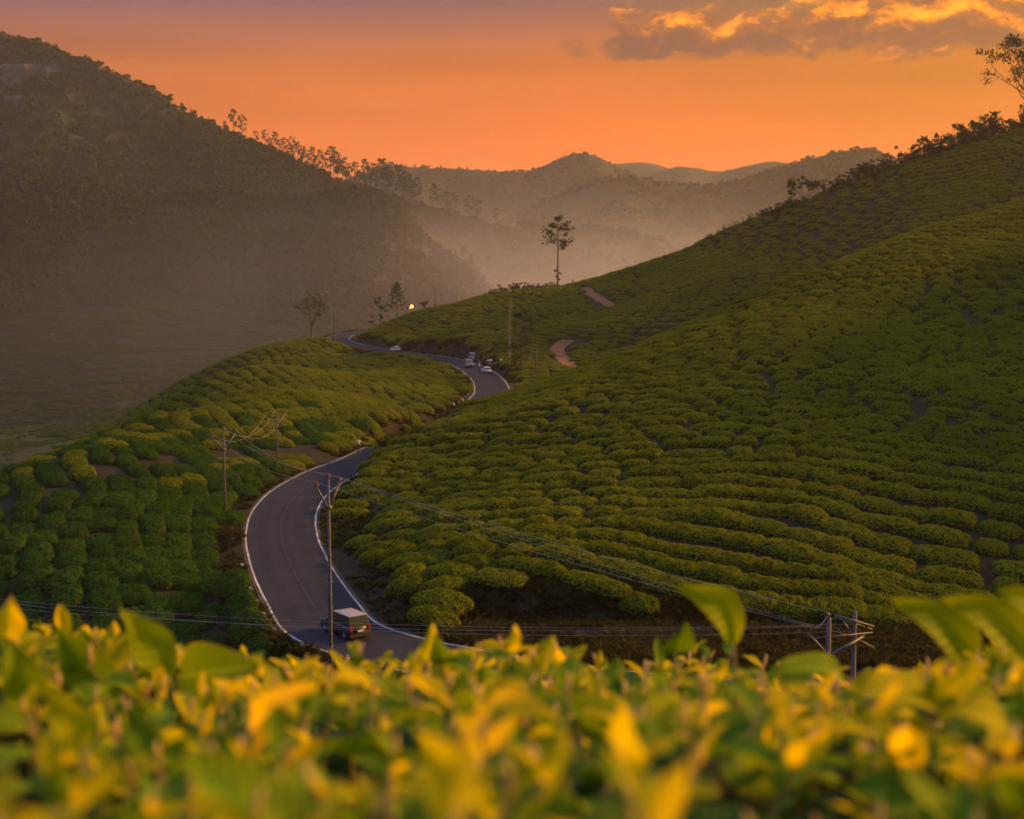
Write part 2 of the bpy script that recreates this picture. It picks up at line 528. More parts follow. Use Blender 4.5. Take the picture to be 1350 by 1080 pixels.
def seg_dist(x, y, pts):
    d = np.full(len(x), 1e9)
    for (x0, y0), (x1, y1) in zip(pts[:-1], pts[1:]):
        L2 = (x1 - x0) ** 2 + (y1 - y0) ** 2
        t = np.clip(((x - x0) * (x1 - x0) + (y - y0) * (y1 - y0)) / L2, 0, 1)
        d = np.minimum(d, np.hypot(x - x0 - t * (x1 - x0), y - y0 - t * (y1 - y0)))
    return d
SHOULDER = [(0, 97), (20, 95), (45, 94), (90, 95), (150, 99)]
def H(x, y, rd=None, rough=True):
    x = np.atleast_1d(np.asarray(x, float)); y = np.atleast_1d(np.asarray(y, float))
    sh = x.shape
    x = x.ravel(); y = y.ravel()
    z = tps(x, y)
    zn = np.interp(y, NEAR_Y, NEAR_Z) - np.abs(x) * 0.05 * sstep(y, 5, 40)
    wn_ = sstep(y, 78, 100)
    z = zn * (1 - wn_) + z * wn_
    if rough:
        z = z + fbm(x / 18, y / 18, 3, 4) * 0.9 * sstep(y, 60, 110)
    rd = road_dist(x, y)
    zr = ZR + road_dist.z
    ad = np.abs(rd)
    # cut and fill for the road
    bw = np.where(rd > 0, 2.3, 3.4)
    k = sstep(ad, HW + 0.9, HW + 0.9 + bw)
    z = zr * (1 - k) + z * k
    sd = seg_dist(x, y, SHOULDER)
    k2 = sstep(sd, 4.6, 7.6)
    z = ZR * (1 - k2) + z * k2
    # hug: the pavement itself sits a hand above the bed
    z = np.where(ad < HW + 0.25, zr - 0.06, z)
    return np.maximum(z, -86).reshape(sh)
def h1(x, y): return float(H([x], [y])[0])
def hit(px, py, d0, d1, step=0.5):
    d = ray(px, py); d = d / d.y
    t = np.arange(d0, d1, step)
    hz = H(d.x * t, t)
    b = np.nonzero(hz >= d.z * t)[0]
    if len(b) == 0: return None
    T = t[b[0]]
    return Vector((d.x * T, T, float(hz[b[0]])))

def grid_mesh(name, xs, ys, Z, mat):
    nx, ny = len(xs), len(ys)
    X, Y = np.meshgrid(xs, ys)
    co = np.stack([X, Y, Z], -1).reshape(-1, 3)
    return grid_from_co(name, co, nx, ny, mat)
def grid_from_co(name, co, nx, ny, mat):
    me = bpy.data.meshes.new(name)
    i = np.arange(nx * ny).reshape(ny, nx)
    q = np.stack([i[:-1, :-1], i[:-1, 1:], i[1:, 1:], i[1:, :-1]], -1).reshape(-1, 4)
    me.vertices.add(nx * ny); me.vertices.foreach_set('co', co.astype(np.float32).ravel())
    me.loops.add(q.size); me.loops.foreach_set('vertex_index', q.astype(np.int32).ravel())
    me.polygons.add(len(q)); me.polygons.foreach_set('loop_start', np.arange(0, q.size, 4, dtype=np.int32))
    me.polygons.foreach_set('use_smooth', np.ones(len(q), bool))
    me.materials.append(mat)
    me.update(calc_edges=True)
    me.validate()
    return me

def ground_mat(name, a, b_, c_, s1, s2, bump):
    m = bpy.data.materials.new(name); m.use_nodes = True
    b = NB(m.node_tree); p = m.node_tree.nodes['Principled BSDF']
    g = b.new('ShaderNodeNewGeometry')
    f1 = b.noise(s1, g.outputs['Position'], 5, 0.6)
    f2 = b.noise(s2, g.outputs['Position'], 6, 0.65)
    col = b.mix(b.smooth(f1, 0.38, 0.62), a, b_)
    col = b.mix(b.smooth(f2, 0.45, 0.7), col, c_)
    b.l.new(col, p.inputs['Base Color'])
    p.inputs['Roughness'].default_value = 0.95
    p.inputs['Specular IOR Level'].default_value = 0.15
    bn = b.new('ShaderNodeBump'); bn.inputs['Strength'].default_value = 0.7; bn.inputs['Distance'].default_value = bump
    b.l.new(f2, bn.inputs['Height']); b.l.new(bn.outputs[0], p.inputs['Normal'])
    return m
M['soil'] = ground_mat('hillside_soil', (0.018, 0.012, 0.007), (0.012, 0.012, 0.005), (0.030, 0.018, 0.011), 0.25, 1.4, 0.25)
gx = np.arange(-150, 215, 1.25); gy = np.r_[np.arange(-6, 70, 2.0), np.arange(70, 470, 1.25), np.arange(470, 560, 3.0)]
GX, GY = np.meshgrid(gx, gy)
GZ = H(GX, GY)
hillside = obj('hillside', grid_mesh('hillside', gx, gy, GZ, M['soil']))
tag(hillside, kind='structure')

# ------------------------------------------------------------------ road surface
def asphalt():
    m = bpy.data.materials.new('asphalt'); m.use_nodes = True
    b = NB(m.node_tree); p = m.node_tree.nodes['Principled BSDF']
    uv = b.new('ShaderNodeUVMap')
    s = b.new('ShaderNodeSeparateXYZ'); b.l.new(uv.outputs[0], s.inputs[0])
    g = b.new('ShaderNodeNewGeometry')
    f = b.noise(0.35, g.outputs['Position'], 4, 0.6)
    f2 = b.noise(14.0, g.outputs['Position'], 4, 0.7)
    col = b.mix(b.smooth(f, 0.3, 0.7), (0.019, 0.020, 0.030), (0.028, 0.029, 0.042))
    # worn wheel tracks along the lanes
    tr = b.m('ABSOLUTE', b.m('SINE', b.m('MULTIPLY', s.outputs[0], math.pi * 4)))
    col = b.mix(b.m('MULTIPLY', b.smooth(tr, 0.55, 1.0), 0.45), col, (0.034, 0.034, 0.048))
    col = b.mix(b.m('MULTIPLY', b.smooth(f2, 0.4, 0.7), 0.35), col, (0.046, 0.045, 0.058))
    # dusty margins
    ed = b.m('ABSOLUTE', b.m('SUBTRACT', s.outputs[0], 0.5))
    col = b.mix(b.m('MULTIPLY', b.smooth(b.m('ADD', ed, b.m('MULTIPLY', b.m('SUBTRACT', f, 0.5), 0.12)), 0.44, 0.5), 0.7), col, (0.10, 0.070, 0.052))
    b.l.new(col, p.inputs['Base Color'])
    p.inputs['Roughness'].default_value = 0.9
    p.inputs['Specular IOR Level'].default_value = 0.03
    bn = b.new('ShaderNodeBump'); bn.inputs['Strength'].default_value = 0.35; bn.inputs['Distance'].default_value = 0.02
    b.l.new(f2, bn.inputs['Height']); b.l.new(bn.outputs[0], p.inputs['Normal'])
    return m
M['asphalt'] = asphalt()
def strip(name, off0, off1, z, mat, i0=0, i1=None, n=2, wob=0.0, uv=False):
    pts = RC[i0:i1]; tg = RT[i0:i1]
    nr = np.c_[tg[:, 1], -tg[:, 0]]       # to the right of the direction of travel
    vs, fs = [], []
    for i in range(len(pts)):
        for k in range(n):
            o = off0 + (off1 - off0) * k / (n - 1)
            if wob: o += wob * float(fbm(np.array([i * 0.35 + k * 0.0]), np.array([off0 * 3.1]), 9, 2)[0])
            vs.append((pts[i, 0] + nr[i, 0] * o, pts[i, 1] + nr[i, 1] * o, z + ZRI[i0 + i]))
    for i in range(len(pts) - 1):
        for k in range(n - 1):
            a = i * n + k
            fs.append((a, a + 1, a + n + 1, a + n))
    me = mesh_from(name, vs, fs, mat)
    if uv:
        l = me.uv_layers.new()
        for lp in me.loops:
            i, k = divmod(lp.vertex_index, n)
            l.data[lp.index].uv = (k / (n - 1), i * 0.1)
    return me
road = tag(obj('road', strip('road', -HW - 0.15, HW + 0.15, ZR, M['asphalt'], n=9, uv=True)), kind='structure')
tag(obj('edge_line', strip('edge_line', -HW + 0.12, -HW + 0.28, ZR + 0.006, M['white_paint'], wob=0.03), road), 'white painted line along the outer edge of the road')
tag(obj('edge_line', strip('edge_line', HW - 0.28, HW - 0.12, ZR + 0.006, M['white_paint'], wob=0.03), road), 'white painted line along the inner edge of the road')
tag(obj('centre_line', strip('centre_line', -0.03, 0.03, ZR + 0.006, principled('worn_paint', (0.052, 0.050, 0.066), 0.85, noise=1.5, color2=(0.036, 0.036, 0.050), spec=0.1), wob=0.02), road), 'faint worn centre line of the road')

# red dirt track on the hill behind the cars
DIRT = ground_mat('red_dirt', (0.20, 0.080, 0.034), (0.14, 0.055, 0.026), (0.25, 0.11, 0.055), 0.3, 1.6, 0.1)
def drape_path(name, pix, hw, d0=280, d1=470):
    pts = []
    for px, py in pix:
        q = hit(px, py, d0, d1)
        if q is not None: pts.append(Vector((q.x, q.y, 0)))
    if len(pts) < 2: return []
    cl = catmull(pts, 1.2)
    vs, fs = [], []
    for i, p in enumerate(cl):
        t = (cl[min(i + 1, len(cl) - 1)] - cl[max(i - 1, 0)]).normalized()
        nn = Vector((t.y, -t.x, 0))
        ww = hw * (1 + 0.25 * float(fbm(np.array([i * .3]), np.array([2.2]), 5, 2)[0]))
        for k in range(5):
            q = p + nn * ww * (k / 2 - 1)
            vs.append((q.x, q.y, h1(q.x, q.y) + 0.10 + (0.05 if k in (0, 4) else 0)))
    for i in range(len(cl) - 1):
        for k in range(4):
            a = i * 5 + k
            fs.append((a, a + 1, a + 6, a + 5))
    tag(obj(name, mesh_from(name, vs, fs, DIRT)), kind='structure')
    return [(p.x, p.y) for p in cl]
PATHS = [drape_path('dirt_path', [(752, 484), (741, 472), (734, 463), (740, 455), (750, 449)], 1.7),
         drape_path('dirt_path', [(808, 404), (793, 397), (780, 388), (771, 380), (762, 374.5)], 1.4, 330, 470)]

# ------------------------------------------------------------------ tea bushes
rng = random.Random(11)
nrg = np.random.default_rng(5)
def bush_mesh(seed, leafmat, lx=2.14, ly=1.34, hz=0.84, nl=1350, ls=0.105):
    rg = np.random.default_rng(seed)
    vs, fs, fm = [], [], []
    nr, ns = 7, 18
    def surf(u, a):
        # u 0 centre .. 1 rim ; rounded-rectangle outline with uneven top
        ca, sa = math.cos(a), math.sin(a)
        k = (abs(ca) ** 4.2 + abs(sa) ** 4.2) ** (-1 / 4.2)
        k *= 1 + 0.05 * math.sin(2 * a + seed) + 0.05 * math.sin(3 * a + seed * 2.1) + 0.03 * math.sin(7 * a + seed)
        x = lx * k * u * ca; y = ly * k * u * sa
        hgt = hz * (1 - u ** 9.0) ** 0.7 * (1 - .10 * u * u) if u < 1 else 0
        hgt += 0.10 * math.sin(x * 3.1 + seed) * math.sin(y * 3.7 + seed * 1.7) * (1 - u ** 3) + 0.05 * math.sin(x * 7 + seed * 3) * (1 - u ** 3)
        return Vector((x, y, hgt - 0.12 * u))
    for i in range(nr + 1):
        for k in range(ns):
            vs.append(surf((i / nr) ** 0.45 * 0.985, 2 * math.pi * k / ns) - Vector((0, 0, 0.10)))
    for i in range(nr):
        for k in range(ns):
            a = i * ns + k; b = i * ns + (k + 1) % ns
            fs.append((a, b, b + ns, a + ns)); fm.append(1)
    for _ in range(nl):
        u = rg.random() ** 0.5; a = rg.random() * 2 * math.pi
        u = min(u, 0.95) if rg.random() < .93 else rg.uniform(.93, .985)
        p = surf(u, a)
        e = 0.02
        n = (surf(min(u + e, 0.99), a) - p).cross(surf(u, a + 0.05) - p)
        if n.length < 1e-7: n = Vector((0, 0, 1))
        n.normalize()
        if n.z < 0: n = -n
        n = (n + Vector(rg.normal(0, 0.42, 3))).normalized()
        t = n.cross(Vector(rg.normal(0, 1, 3))).normalized()
        s = n.cross(t)
        L = ls * (0.7 + 0.7 * rg.random()); W = L * 0.42
        p = p + n * (rg.random() * 0.09 - 0.03)
        b0 = len(vs)
        vs += [p - t * L, p + s * W + n * 0.02, p + t * L, p - s * W + n * 0.02]
        fs.append((b0, b0 + 1, b0 + 2, b0 + 3)); fm.append(0)
    return mesh_from('tea_bush', vs, fs, [leafmat, M['tea_core']], True, fm)
BV = [bush_mesh(s, M['tea']) for s in range(1, 7)] + [bush_mesh(s, M['tea_deep_shaded']) for s in range(11, 16)]
NR = 6

cells = []       # x, y, angle, sx, sy, sz, side
def add_cells(x0, x1, y0, y1, ang, du, dv, side, warp, jit):
    cx, cyy = (x0 + x1) / 2, (y0 + y1) / 2
    rad = math.hypot(x1 - x0, y1 - y0) / 2
    ca, sa = math.cos(ang), math.sin(ang)
    nu, nv = int(rad / du) + 1, int(rad / dv) + 1
    U, V = np.meshgrid(np.arange(-nu, nu + 1), np.arange(-nv, nv + 1))
    U = U.ravel(); V = V.ravel()
    uu = (U + 0.5 * (V % 2) * (0 if side < 0 else 1)) * du + nrg.normal(0, jit * du, len(U))
    vv = V * dv + nrg.normal(0, jit * dv * 0.7, len(U))
    wx = fbm(uu / 55, vv / 55, 21, 3) * warp; wy = fbm(uu / 55, vv / 55, 42, 3) * warp
    e = 0.5
    uu2 = uu + wx; vv2 = vv + wy
    # local row direction after the warp
    dwx = fbm((uu + e) / 55, vv / 55, 21, 3) * warp - wx; dwy = fbm((uu + e) / 55, vv / 55, 42, 3) * warp - wy
    rot = np.arctan2(dwy, e + dwx) + ang
    x = cx + uu2 * ca - vv2 * sa; y = cyy + uu2 * sa + vv2 * ca
    ok = (x > x0) & (x < x1) & (y > y0) & (y < y1)
    return x[ok], y[ok], rot[ok]
def add_rows(x0, x1, y0, y1, ang, side, warp):
    cx, cyy = (x0 + x1) / 2, (y0 + y1) / 2
    rad = math.hypot(x1 - x0, y1 - y0) / 2
    ca, sa = math.cos(ang), math.sin(ang)
    UU, VV, SX, SY = [], [], [], []
    v = -rad
    while v < rad:
        dv = rng.uniform(2.05, 3.15) if side > 0 else rng.uniform(2.5, 3.0)
        u = -rad + rng.uniform(0, 4)
        while u < rad:
            du = rng.choice((rng.uniform(2.2, 3.6), rng.uniform(3.2, 5.0), rng.uniform(4.5, 7.0))) if side > 0 else rng.uniform(3.0, 6.5)
            UU.append(u + du / 2); VV.append(v + dv / 2 + rng.gauss(0, .10)); SX.append(du / 4.3); SY.append(dv / 2.62 * rng.uniform(.94, 1.06))
            u += du
        v += dv
    uu = np.array(UU); vv = np.array(VV)
    def W(u_, v_):
        return u_ + fbm(u_ / 60, v_ / 60, 21, 3) * warp + fbm(u_ / 13, v_ / 13, 71, 2) * 1.1, v_ + fbm(u_ / 60, v_ / 60, 42, 3) * warp + fbm(u_ / 13, v_ / 13, 72, 2) * 1.1
    a, b_ = W(uu, vv); a2, b2 = W(uu + .5, vv)
    rot = np.arctan2(b2 - b_, a2 - a) + ang
    x = cx + a * ca - b_ * sa; y = cyy + a * sa + b_ * ca
    ok = (x > x0) & (x < x1) & (y > y0) & (y < y1)
    return x[ok], y[ok], rot[ok], np.array(SX)[ok], np.array(SY)[ok]
tea = []
for side, args in ((1, (-70, 205, 96, 475, R(-24), 1, 14.0)), (-1, (-140, 0, 96, 445, R(-70), -1, 9.0))):
    x, y, rot, kx, ky = add_rows(*args)
    rd = road_dist(x, y)
    z = H(x, y, rd)
    e = 0.8
    zx = (H(x + e, y) - H(x - e, y)) / (2 * e); zy = (H(x, y + e) - H(x, y - e)) / (2 * e)
    sl = np.hypot(zx, zy)
    ok = (rd > HW + 2.3) if side > 0 else (rd < -HW - 1.6)
    ok &= (sl < (1.25 if side > 0 else 1.5)) & (z > -70)
    ok &= seg_dist(x, y, SHOULDER) > 6.4
    for pth in PATHS:
        if len(pth) > 1: ok &= seg_dist(x, y, pth) > 2.9
    ppx = 675 + FPX * x / y
    ok &= (ppx > -160) & (ppx < 1510)
    # bare patches
    bare = fbm(x / 9, y / 9, 77, 3)
    ok &= bare < 1.5
    if side < 0:
        lane = [(v.x, v.y) for v in (P(-60, 690, 140), P(60, 652, 147), P(130, 630, 154), P(200, 608, 163), P(300, 598, 176), P(400, 592, 186))]
        ok &= seg_dist(x, y, lane) > 1.0
    for q in zip(x[ok], y[ok], z[ok], rot[ok], zx[ok], zy[ok], [side] * int(ok.sum()), kx[ok], ky[ok]):
        tea.append(q)
tea.sort(key=lambda t: t[1] + 0.15 * abs(t[0]))
def tea_xf(t):
    x, y, z, rr, ax, ay, side, kx_, ky_ = t
    k = 0.75
    n = Vector((-ax * k, -ay * k, 1)).normalized()
    q = Vector((0, 0, 1)).rotation_difference(n)
    m = q.to_matrix() @ Matrix.Rotation(rr + rng.uniform(-.06, .06) + (math.pi if rng.random() < .5 else 0), 3, 'Z')
    s = (kx_ * rng.uniform(.97, 1.03), ky_, rng.uniform(0.82, 1.18))
    return Vector((x, y, z - 0.06)), m.to_euler(), s
near_n = 0
rest = []
first_of = {}
for t in tea:
    px, py = project(t[0], t[1], t[2] + 0.6)
    loc, eu, sc = tea_xf(t)
    deep_shaded = t[6] < 0 and rng.uniform(140, 250) + fbm(np.array([t[0] / 30]), np.array([t[1] / 30]), 61, 2)[0] * 40 > t[1]
    vid = rng.randrange(NR, len(BV)) if deep_shaded else rng.randrange(NR)
    if near_n < 300 and 0 < px < 1350 and py < 850 and not (t[6] > 0 and px > 560 and py > 830):
        o = obj('tea_bush', BV[vid])
        o.location = loc; o.rotation_euler = eu; o.scale = sc
        _rd = abs(float(road_dist([t[0]], [t[1]])[0])); _sd = float(seg_dist(np.array([t[0]]), np.array([t[1]]), SHOULDER)[0])
        if t[6] > 0 and (_rd < HW + 6.0 or _sd < 10.5): tag(o, 'tea bush of the lowest row on the rim of the dark cut bank', 'tea bush', 'tea bushes along the rim of the cut bank')
        elif t[6] < 0 and _rd < HW + 6.5: tag(o, 'tea bush bordering the scrubby verge outside the road bend', 'tea bush', 'tea bushes bordering the outer verge')
        elif t[6] > 0: tag(o, 'rounded clipped tea bush on the slope above the inside of the road bend', 'tea bush', 'tea bushes above the inside of the road bend')
        else: tag(o, 'clipped tea bush in the long lanes below the outer road edge', 'tea bush', 'tea bushes in lanes below the outer road edge')
        near_n += 1
        first_of.setdefault(vid, o)
    else:
        rest.append((loc, eu, sc, vid))
print('tea bushes', len(tea))

def scatter_object(name, items, sources, label, cat=None):
    """one 'stuff' object: points that carry rotation, scale and variant, instanced by geometry nodes"""
    me = bpy.data.meshes.new(name)
    me.vertices.add(len(items))
    me.vertices.foreach_set('co', np.array([tuple(i[0]) for i in items], np.float32).ravel())
    for nm, typ, val in (('rot', 'FLOAT_VECTOR', [tuple(i[1]) for i in items]), ('scl', 'FLOAT_VECTOR', [tuple(i[2]) for i in items])):
        a = me.attributes.new(nm, typ, 'POINT'); a.data.foreach_set('vector', np.array(val, np.float32).ravel())
    a = me.attributes.new('vid', 'INT', 'POINT'); a.data.foreach_set('value', np.array([i[3] for i in items], np.int32))
    o = obj(name, me)
    ng = bpy.data.node_groups.new(name, 'GeometryNodeTree')
    ng.interface.new_socket('Geometry', in_out='INPUT', socket_type='NodeSocketGeometry')
    ng.interface.new_socket('Geometry', in_out='OUTPUT', socket_type='NodeSocketGeometry')
    N = ng.nodes; L = ng.links
    gi = N.new('NodeGroupInput'); go = N.new('NodeGroupOutput')
    j = N.new('GeometryNodeJoinGeometry')
    def attr(nm, t):
        n = N.new('GeometryNodeInputNamedAttribute'); n.data_type = t; n.inputs[0].default_value = nm; return n.outputs[0]
    rot = N.new('FunctionNodeEulerToRotation'); L.new(attr('rot', 'FLOAT_VECTOR'), rot.inputs[0])
    scl = attr('scl', 'FLOAT_VECTOR'); vid = attr('vid', 'INT')
    for k, src in enumerate(sources):
        cmpn = N.new('FunctionNodeCompare'); cmpn.data_type = 'INT'; cmpn.operation = 'EQUAL'
        L.new(vid, cmpn.inputs[2]); cmpn.inputs[3].default_value = k
        inf = N.new('GeometryNodeObjectInfo'); inf.transform_space = 'ORIGINAL'; inf.inputs[0].default_value = src
        ip = N.new('GeometryNodeInstanceOnPoints')
        L.new(gi.outputs[0], ip.inputs['Points']); L.new(cmpn.outputs[0], ip.inputs['Selection'])
        L.new(inf.outputs['Geometry'], ip.inputs['Instance'])
        L.new(rot.outputs[0], ip.inputs['Rotation']); L.new(scl, ip.inputs['Scale'])
        L.new(ip.outputs[0], j.inputs[0])
    L.new(j.outputs[0], go.inputs[0])
    md = o.modifiers.new('scatter', 'NODES'); md.node_group = ng
    tag(o, label, cat, kind='stuff')
    return o
scatter_object('tea_field', rest, [first_of[k] for k in range(len(BV))], 'rows of clipped tea bushes covering the farther hillsides', 'tea bushes')
exec_after = []

# ------------------------------------------------------------------ valley floor and mountains
def far_mat(name, a, b_, c_, s1, s2, bump, streak=None):
    return ground_mat(name, a, b_, c_, s1, s2, bump)
M['valley'] = ground_mat('valley_fields', (0.014, 0.022, 0.006), (0.024, 0.036, 0.008), (0.026, 0.020, 0.010), 0.012, 0.10, 1.6)
M['forest'] = ground_mat('forest_floor', (0.018, 0.022, 0.010), (0.034, 0.036, 0.014), (0.050, 0.040, 0.020), 0.006, 0.045, 4.0)
vx = np.arange(-1500, 1501, 12.0); vy = np.arange(40, 1700, 9.0)
VX, VY = np.meshgrid(vx, vy)
VZ = -82 + fbm(VX / 160, VY / 160, 31, 5) * 13 + fbm(VX / 45, VY / 45, 8, 4) * 3.5
# terraces on the valley side
tz = VZ / 3.2
VZ = 0.35 * VZ + 0.65 * 3.2 * (np.floor(tz) + sstep(tz - np.floor(tz), 0.25, 0.75))
VZ = VZ - 30 * sstep(VY, 110, 70)
cover = (VX > -140) & (VX < 205) & (VY > 30) & (VY < 540)
VZ = np.where(cover, -98, VZ)
# tea terraces on the valley side, seen small and hazy
vt = []
_x, _y, _r = add_cells(-560, -95, 300, 980, R(12), 4.6, 3.4, 1, 30.0, .15)
_i = np.clip(((_x + 1500) / 12).astype(int), 0, len(vx) - 1); _j = np.clip(((_y - 40) / 9).astype(int), 0, len(vy) - 1)
_z = VZ[_j, _i]
for a_, b_, c_, d_ in zip(_x, _y, _z, _r):
    if -150 < 675 + FPX * a_ / b_ < 520 and fbm(np.array([a_ / 40]), np.array([b_ / 40]), 19, 3)[0] < .35 and c_ > -97 and h1(a_, b_) < c_ + 1:
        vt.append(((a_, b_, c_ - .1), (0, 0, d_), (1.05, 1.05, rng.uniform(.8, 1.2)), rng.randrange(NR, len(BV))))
scatter_object('tea_field', vt, [first_of[k] for k in range(len(BV))], 'hazy tea terraces down in the valley', 'tea bushes')
tag(obj('valley_ground', grid_mesh('valley_ground', vx, vy, VZ, M['valley'])), kind='structure')
tag(obj('ground', mesh_from('ground', [(-3400, -250, -125), (3400, -250, -125), (3400, 4250, -125), (-3400, 4250, -125)], [(0, 1, 2, 3)], M['forest'])), kind='structure')

def ridge(name, pts, wf, wb, basez, seed, n=220, nv=46, rough=1.0, fine=0.0, mat=None):
    pts = sorted(pts)
    pxs = np.array([p[0] for p in pts], float); pys = np.array([p[1] for p in pts], float)
    Ds = np.array([p[2] for p in pts], float)
    u = np.linspace(pxs[0], pxs[-1], n)
    py = np.interp(u, pxs, pys)
    k = np.array([1, 2, 3, 2, 1.0]); k /= k.sum()
    py = np.convolve(np.pad(py, 2, mode='edge'), k, 'valid')
    D = np.interp(u, pxs, Ds)
    top = np.array([tuple(P(a, b, d)) for a, b, d in zip(u, py, D)])
    half = nv
    vv = np.r_[-np.linspace(1, 0, half + 1)[:-1], 0, np.linspace(0, 1, half // 2 + 1)[1:]]
    co = np.zeros((len(vv), n, 3))
    for j, v in enumerate(vv):
        W = wf if v < 0 else wb
        a = abs(v)
        y = top[:, 1] + v * W
        x = top[:, 0] * (1 + 0 * a)
        f = a ** 1.15
        z = top[:, 2] + (basez - top[:, 2]) * f
        amp = (top[:, 2] - basez) * rough
        gl = fbm(x / (wf * 0.28) + seed, y / (wf * 0.55), seed, 5, 0.55)
        z = z + gl * amp * 0.16 * np.minimum(1, a * 5) * (1 - a) ** 0.5
        z = z + fbm(x / (wf * 0.03), y / (wf * 0.03), seed + 5, 3) * fine * np.minimum(1, 0.35 + a * 3)
        co[j] = np.stack([x, y, z], -1)
    co[:, :, 2] = np.maximum(co[:, :, 2], -123)
    o = obj(name, grid_from_co(name, co.reshape(-1, 3), n, len(vv), mat or M['forest']))
    tag(o, kind='structure')
    return co, half
def dd(lst, D): return [(a, b, D) for a, b in lst]
R1 = [(-700, 120, 1150), (-400, 150, 1100), (-200, 176, 1050), (0, 205, 1000), (70, 226, 980), (150, 252, 960), (205, 265, 950), (240, 257, 950), (300, 256, 940), (400, 264, 930), (450, 252, 920), (490, 252, 920), (520, 268, 915), (545, 300, 910), (580, 332, 900), (620, 352, 890), (640, 378, 880), (680, 430, 870), (760, 520, 860)]
r1, h1_ = ridge('hill', R1, 330, 260, -92, 3, 260, 44, 1.0, 3.0)
R2 = [(-1100, 20, 1340), (-600, 10, 1340), (-300, 20, 1340), (0, 48, 1300), (60, 63, 1300), (130, 90, 1291), (200, 120, 1283), (240, 148, 1275), (300, 176, 1267), (360, 201, 1259), (410, 222, 1251), (440, 241, 1243), (500, 258, 1226), (560, 276, 1210), (620, 294, 1194), (690, 316, 1178), (760, 345, 1170), (860, 400, 1161)]
r2, h2_ = ridge('mountain', R2, 360, 360, -100, 12, 320, 50, 1.0, 5.0)
R2b = [(540, 390, 1011), (600, 330, 1011), (640, 306, 1019), (690, 297, 1027), (740, 300, 1027), (790, 304, 1034), (840, 313, 1034), (872, 319, 1034), (890, 332, 1042), (960, 372, 1050), (1100, 430, 1066)]
r2b, h2b_ = ridge('hill', R2b, 230, 200, -95, 23, 180, 30, 0.8, 3.0)
R4 = dd([(520, 372), (640, 305), (700, 272), (760, 245), (795, 234), (830, 233), (880, 242), (930, 246), (970, 240), (1010, 228), (1050, 215), (1090, 204), (1120, 198), (1150, 197), (1168, 201), (1185, 214), (1230, 226), (1350, 236), (1600, 225), (2000, 240)], 1900)
r4, h4_ = ridge('mountain', R4, 500, 350, -110, 31, 260, 40, 0.9, 4.0)
R3 = dd([(0, 300), (300, 262), (420, 246), (480, 229), (500, 218), (516, 215), (535, 220), (560, 221.5), (600, 222), (650, 226), (690, 227), (720, 218), (745, 206), (765, 202), (785, 205), (805, 215), (830, 229), (880, 250), (1000, 290), (1200, 330)], 2450)
r3, h3_ = ridge('mountain', R3, 420, 400, -110, 44, 260, 34, 0.9, 5.0)
R5 = dd([(600, 300), (760, 250), (840, 236), (876, 224), (895, 219), (920, 222), (945, 227), (980, 220), (1015, 212), (1045, 216), (1075, 223), (1200, 240), (1500, 260)], 2950)
ridge('mountain', R5, 420, 400, -115, 55, 200, 30, 0.9, 5.0)
R6 = dd([(500, 260), (700, 238), (780, 222), (815, 216), (850, 213.5), (872, 218), (905, 232), (1000, 245), (1400, 255), (1800, 250)], 3500)
ridge('mountain', R6, 400, 400, -118, 66, 160, 24, 0.9, 4.0)

# ------------------------------------------------------------------ trees
def leaf_cards(cs, n, size, rg, flat=0.6, elong=0.55):
    vs, fs = [], []
    for (c_, r_) in cs:
        c_ = Vector(c_)
        for _ in range(n):
            d = Vector(rg.normal(0, 1, 3)); d.normalize()
            p = c_ + Vector((d.x * r_, d.y * r_, d.z * r_ * flat)) * (rg.random() ** 0.45)
            nn = (Vector(rg.normal(0, 1, 3)) + Vector((0, 0, 0.8))).normalized()
            t = nn.cross(Vector(rg.normal(0, 1, 3))).normalized(); s = nn.cross(t)
            L = size * (0.6 + 0.8 * rg.random()); W = L * elong
            b0 = len(vs)
            vs += [p - t * L, p + s * W - nn * L * .15, p + t * L, p - s * W - nn * L * .15]
            fs.append((b0, b0 + 1, b0 + 2, b0 + 3))
    return vs, fs
def limb(mb, p0, p1, r0, r1, rg, bend=0.12, seg=6, n=5):
    p0 = Vector(p0); p1 = Vector(p1); L = (p1 - p0).length
    off = Vector(rg.normal(0, 1, 3)) * bend * L; off.z *= .4
    pts = [p0.lerp(p1, t) + off * math.sin(math.pi * t) for t in [i / (n - 1) for i in range(n)]]
    mb.tube(pts, [r0 + (r1 - r0) * i / (n - 1) for i in range(n)], seg)
    return pts
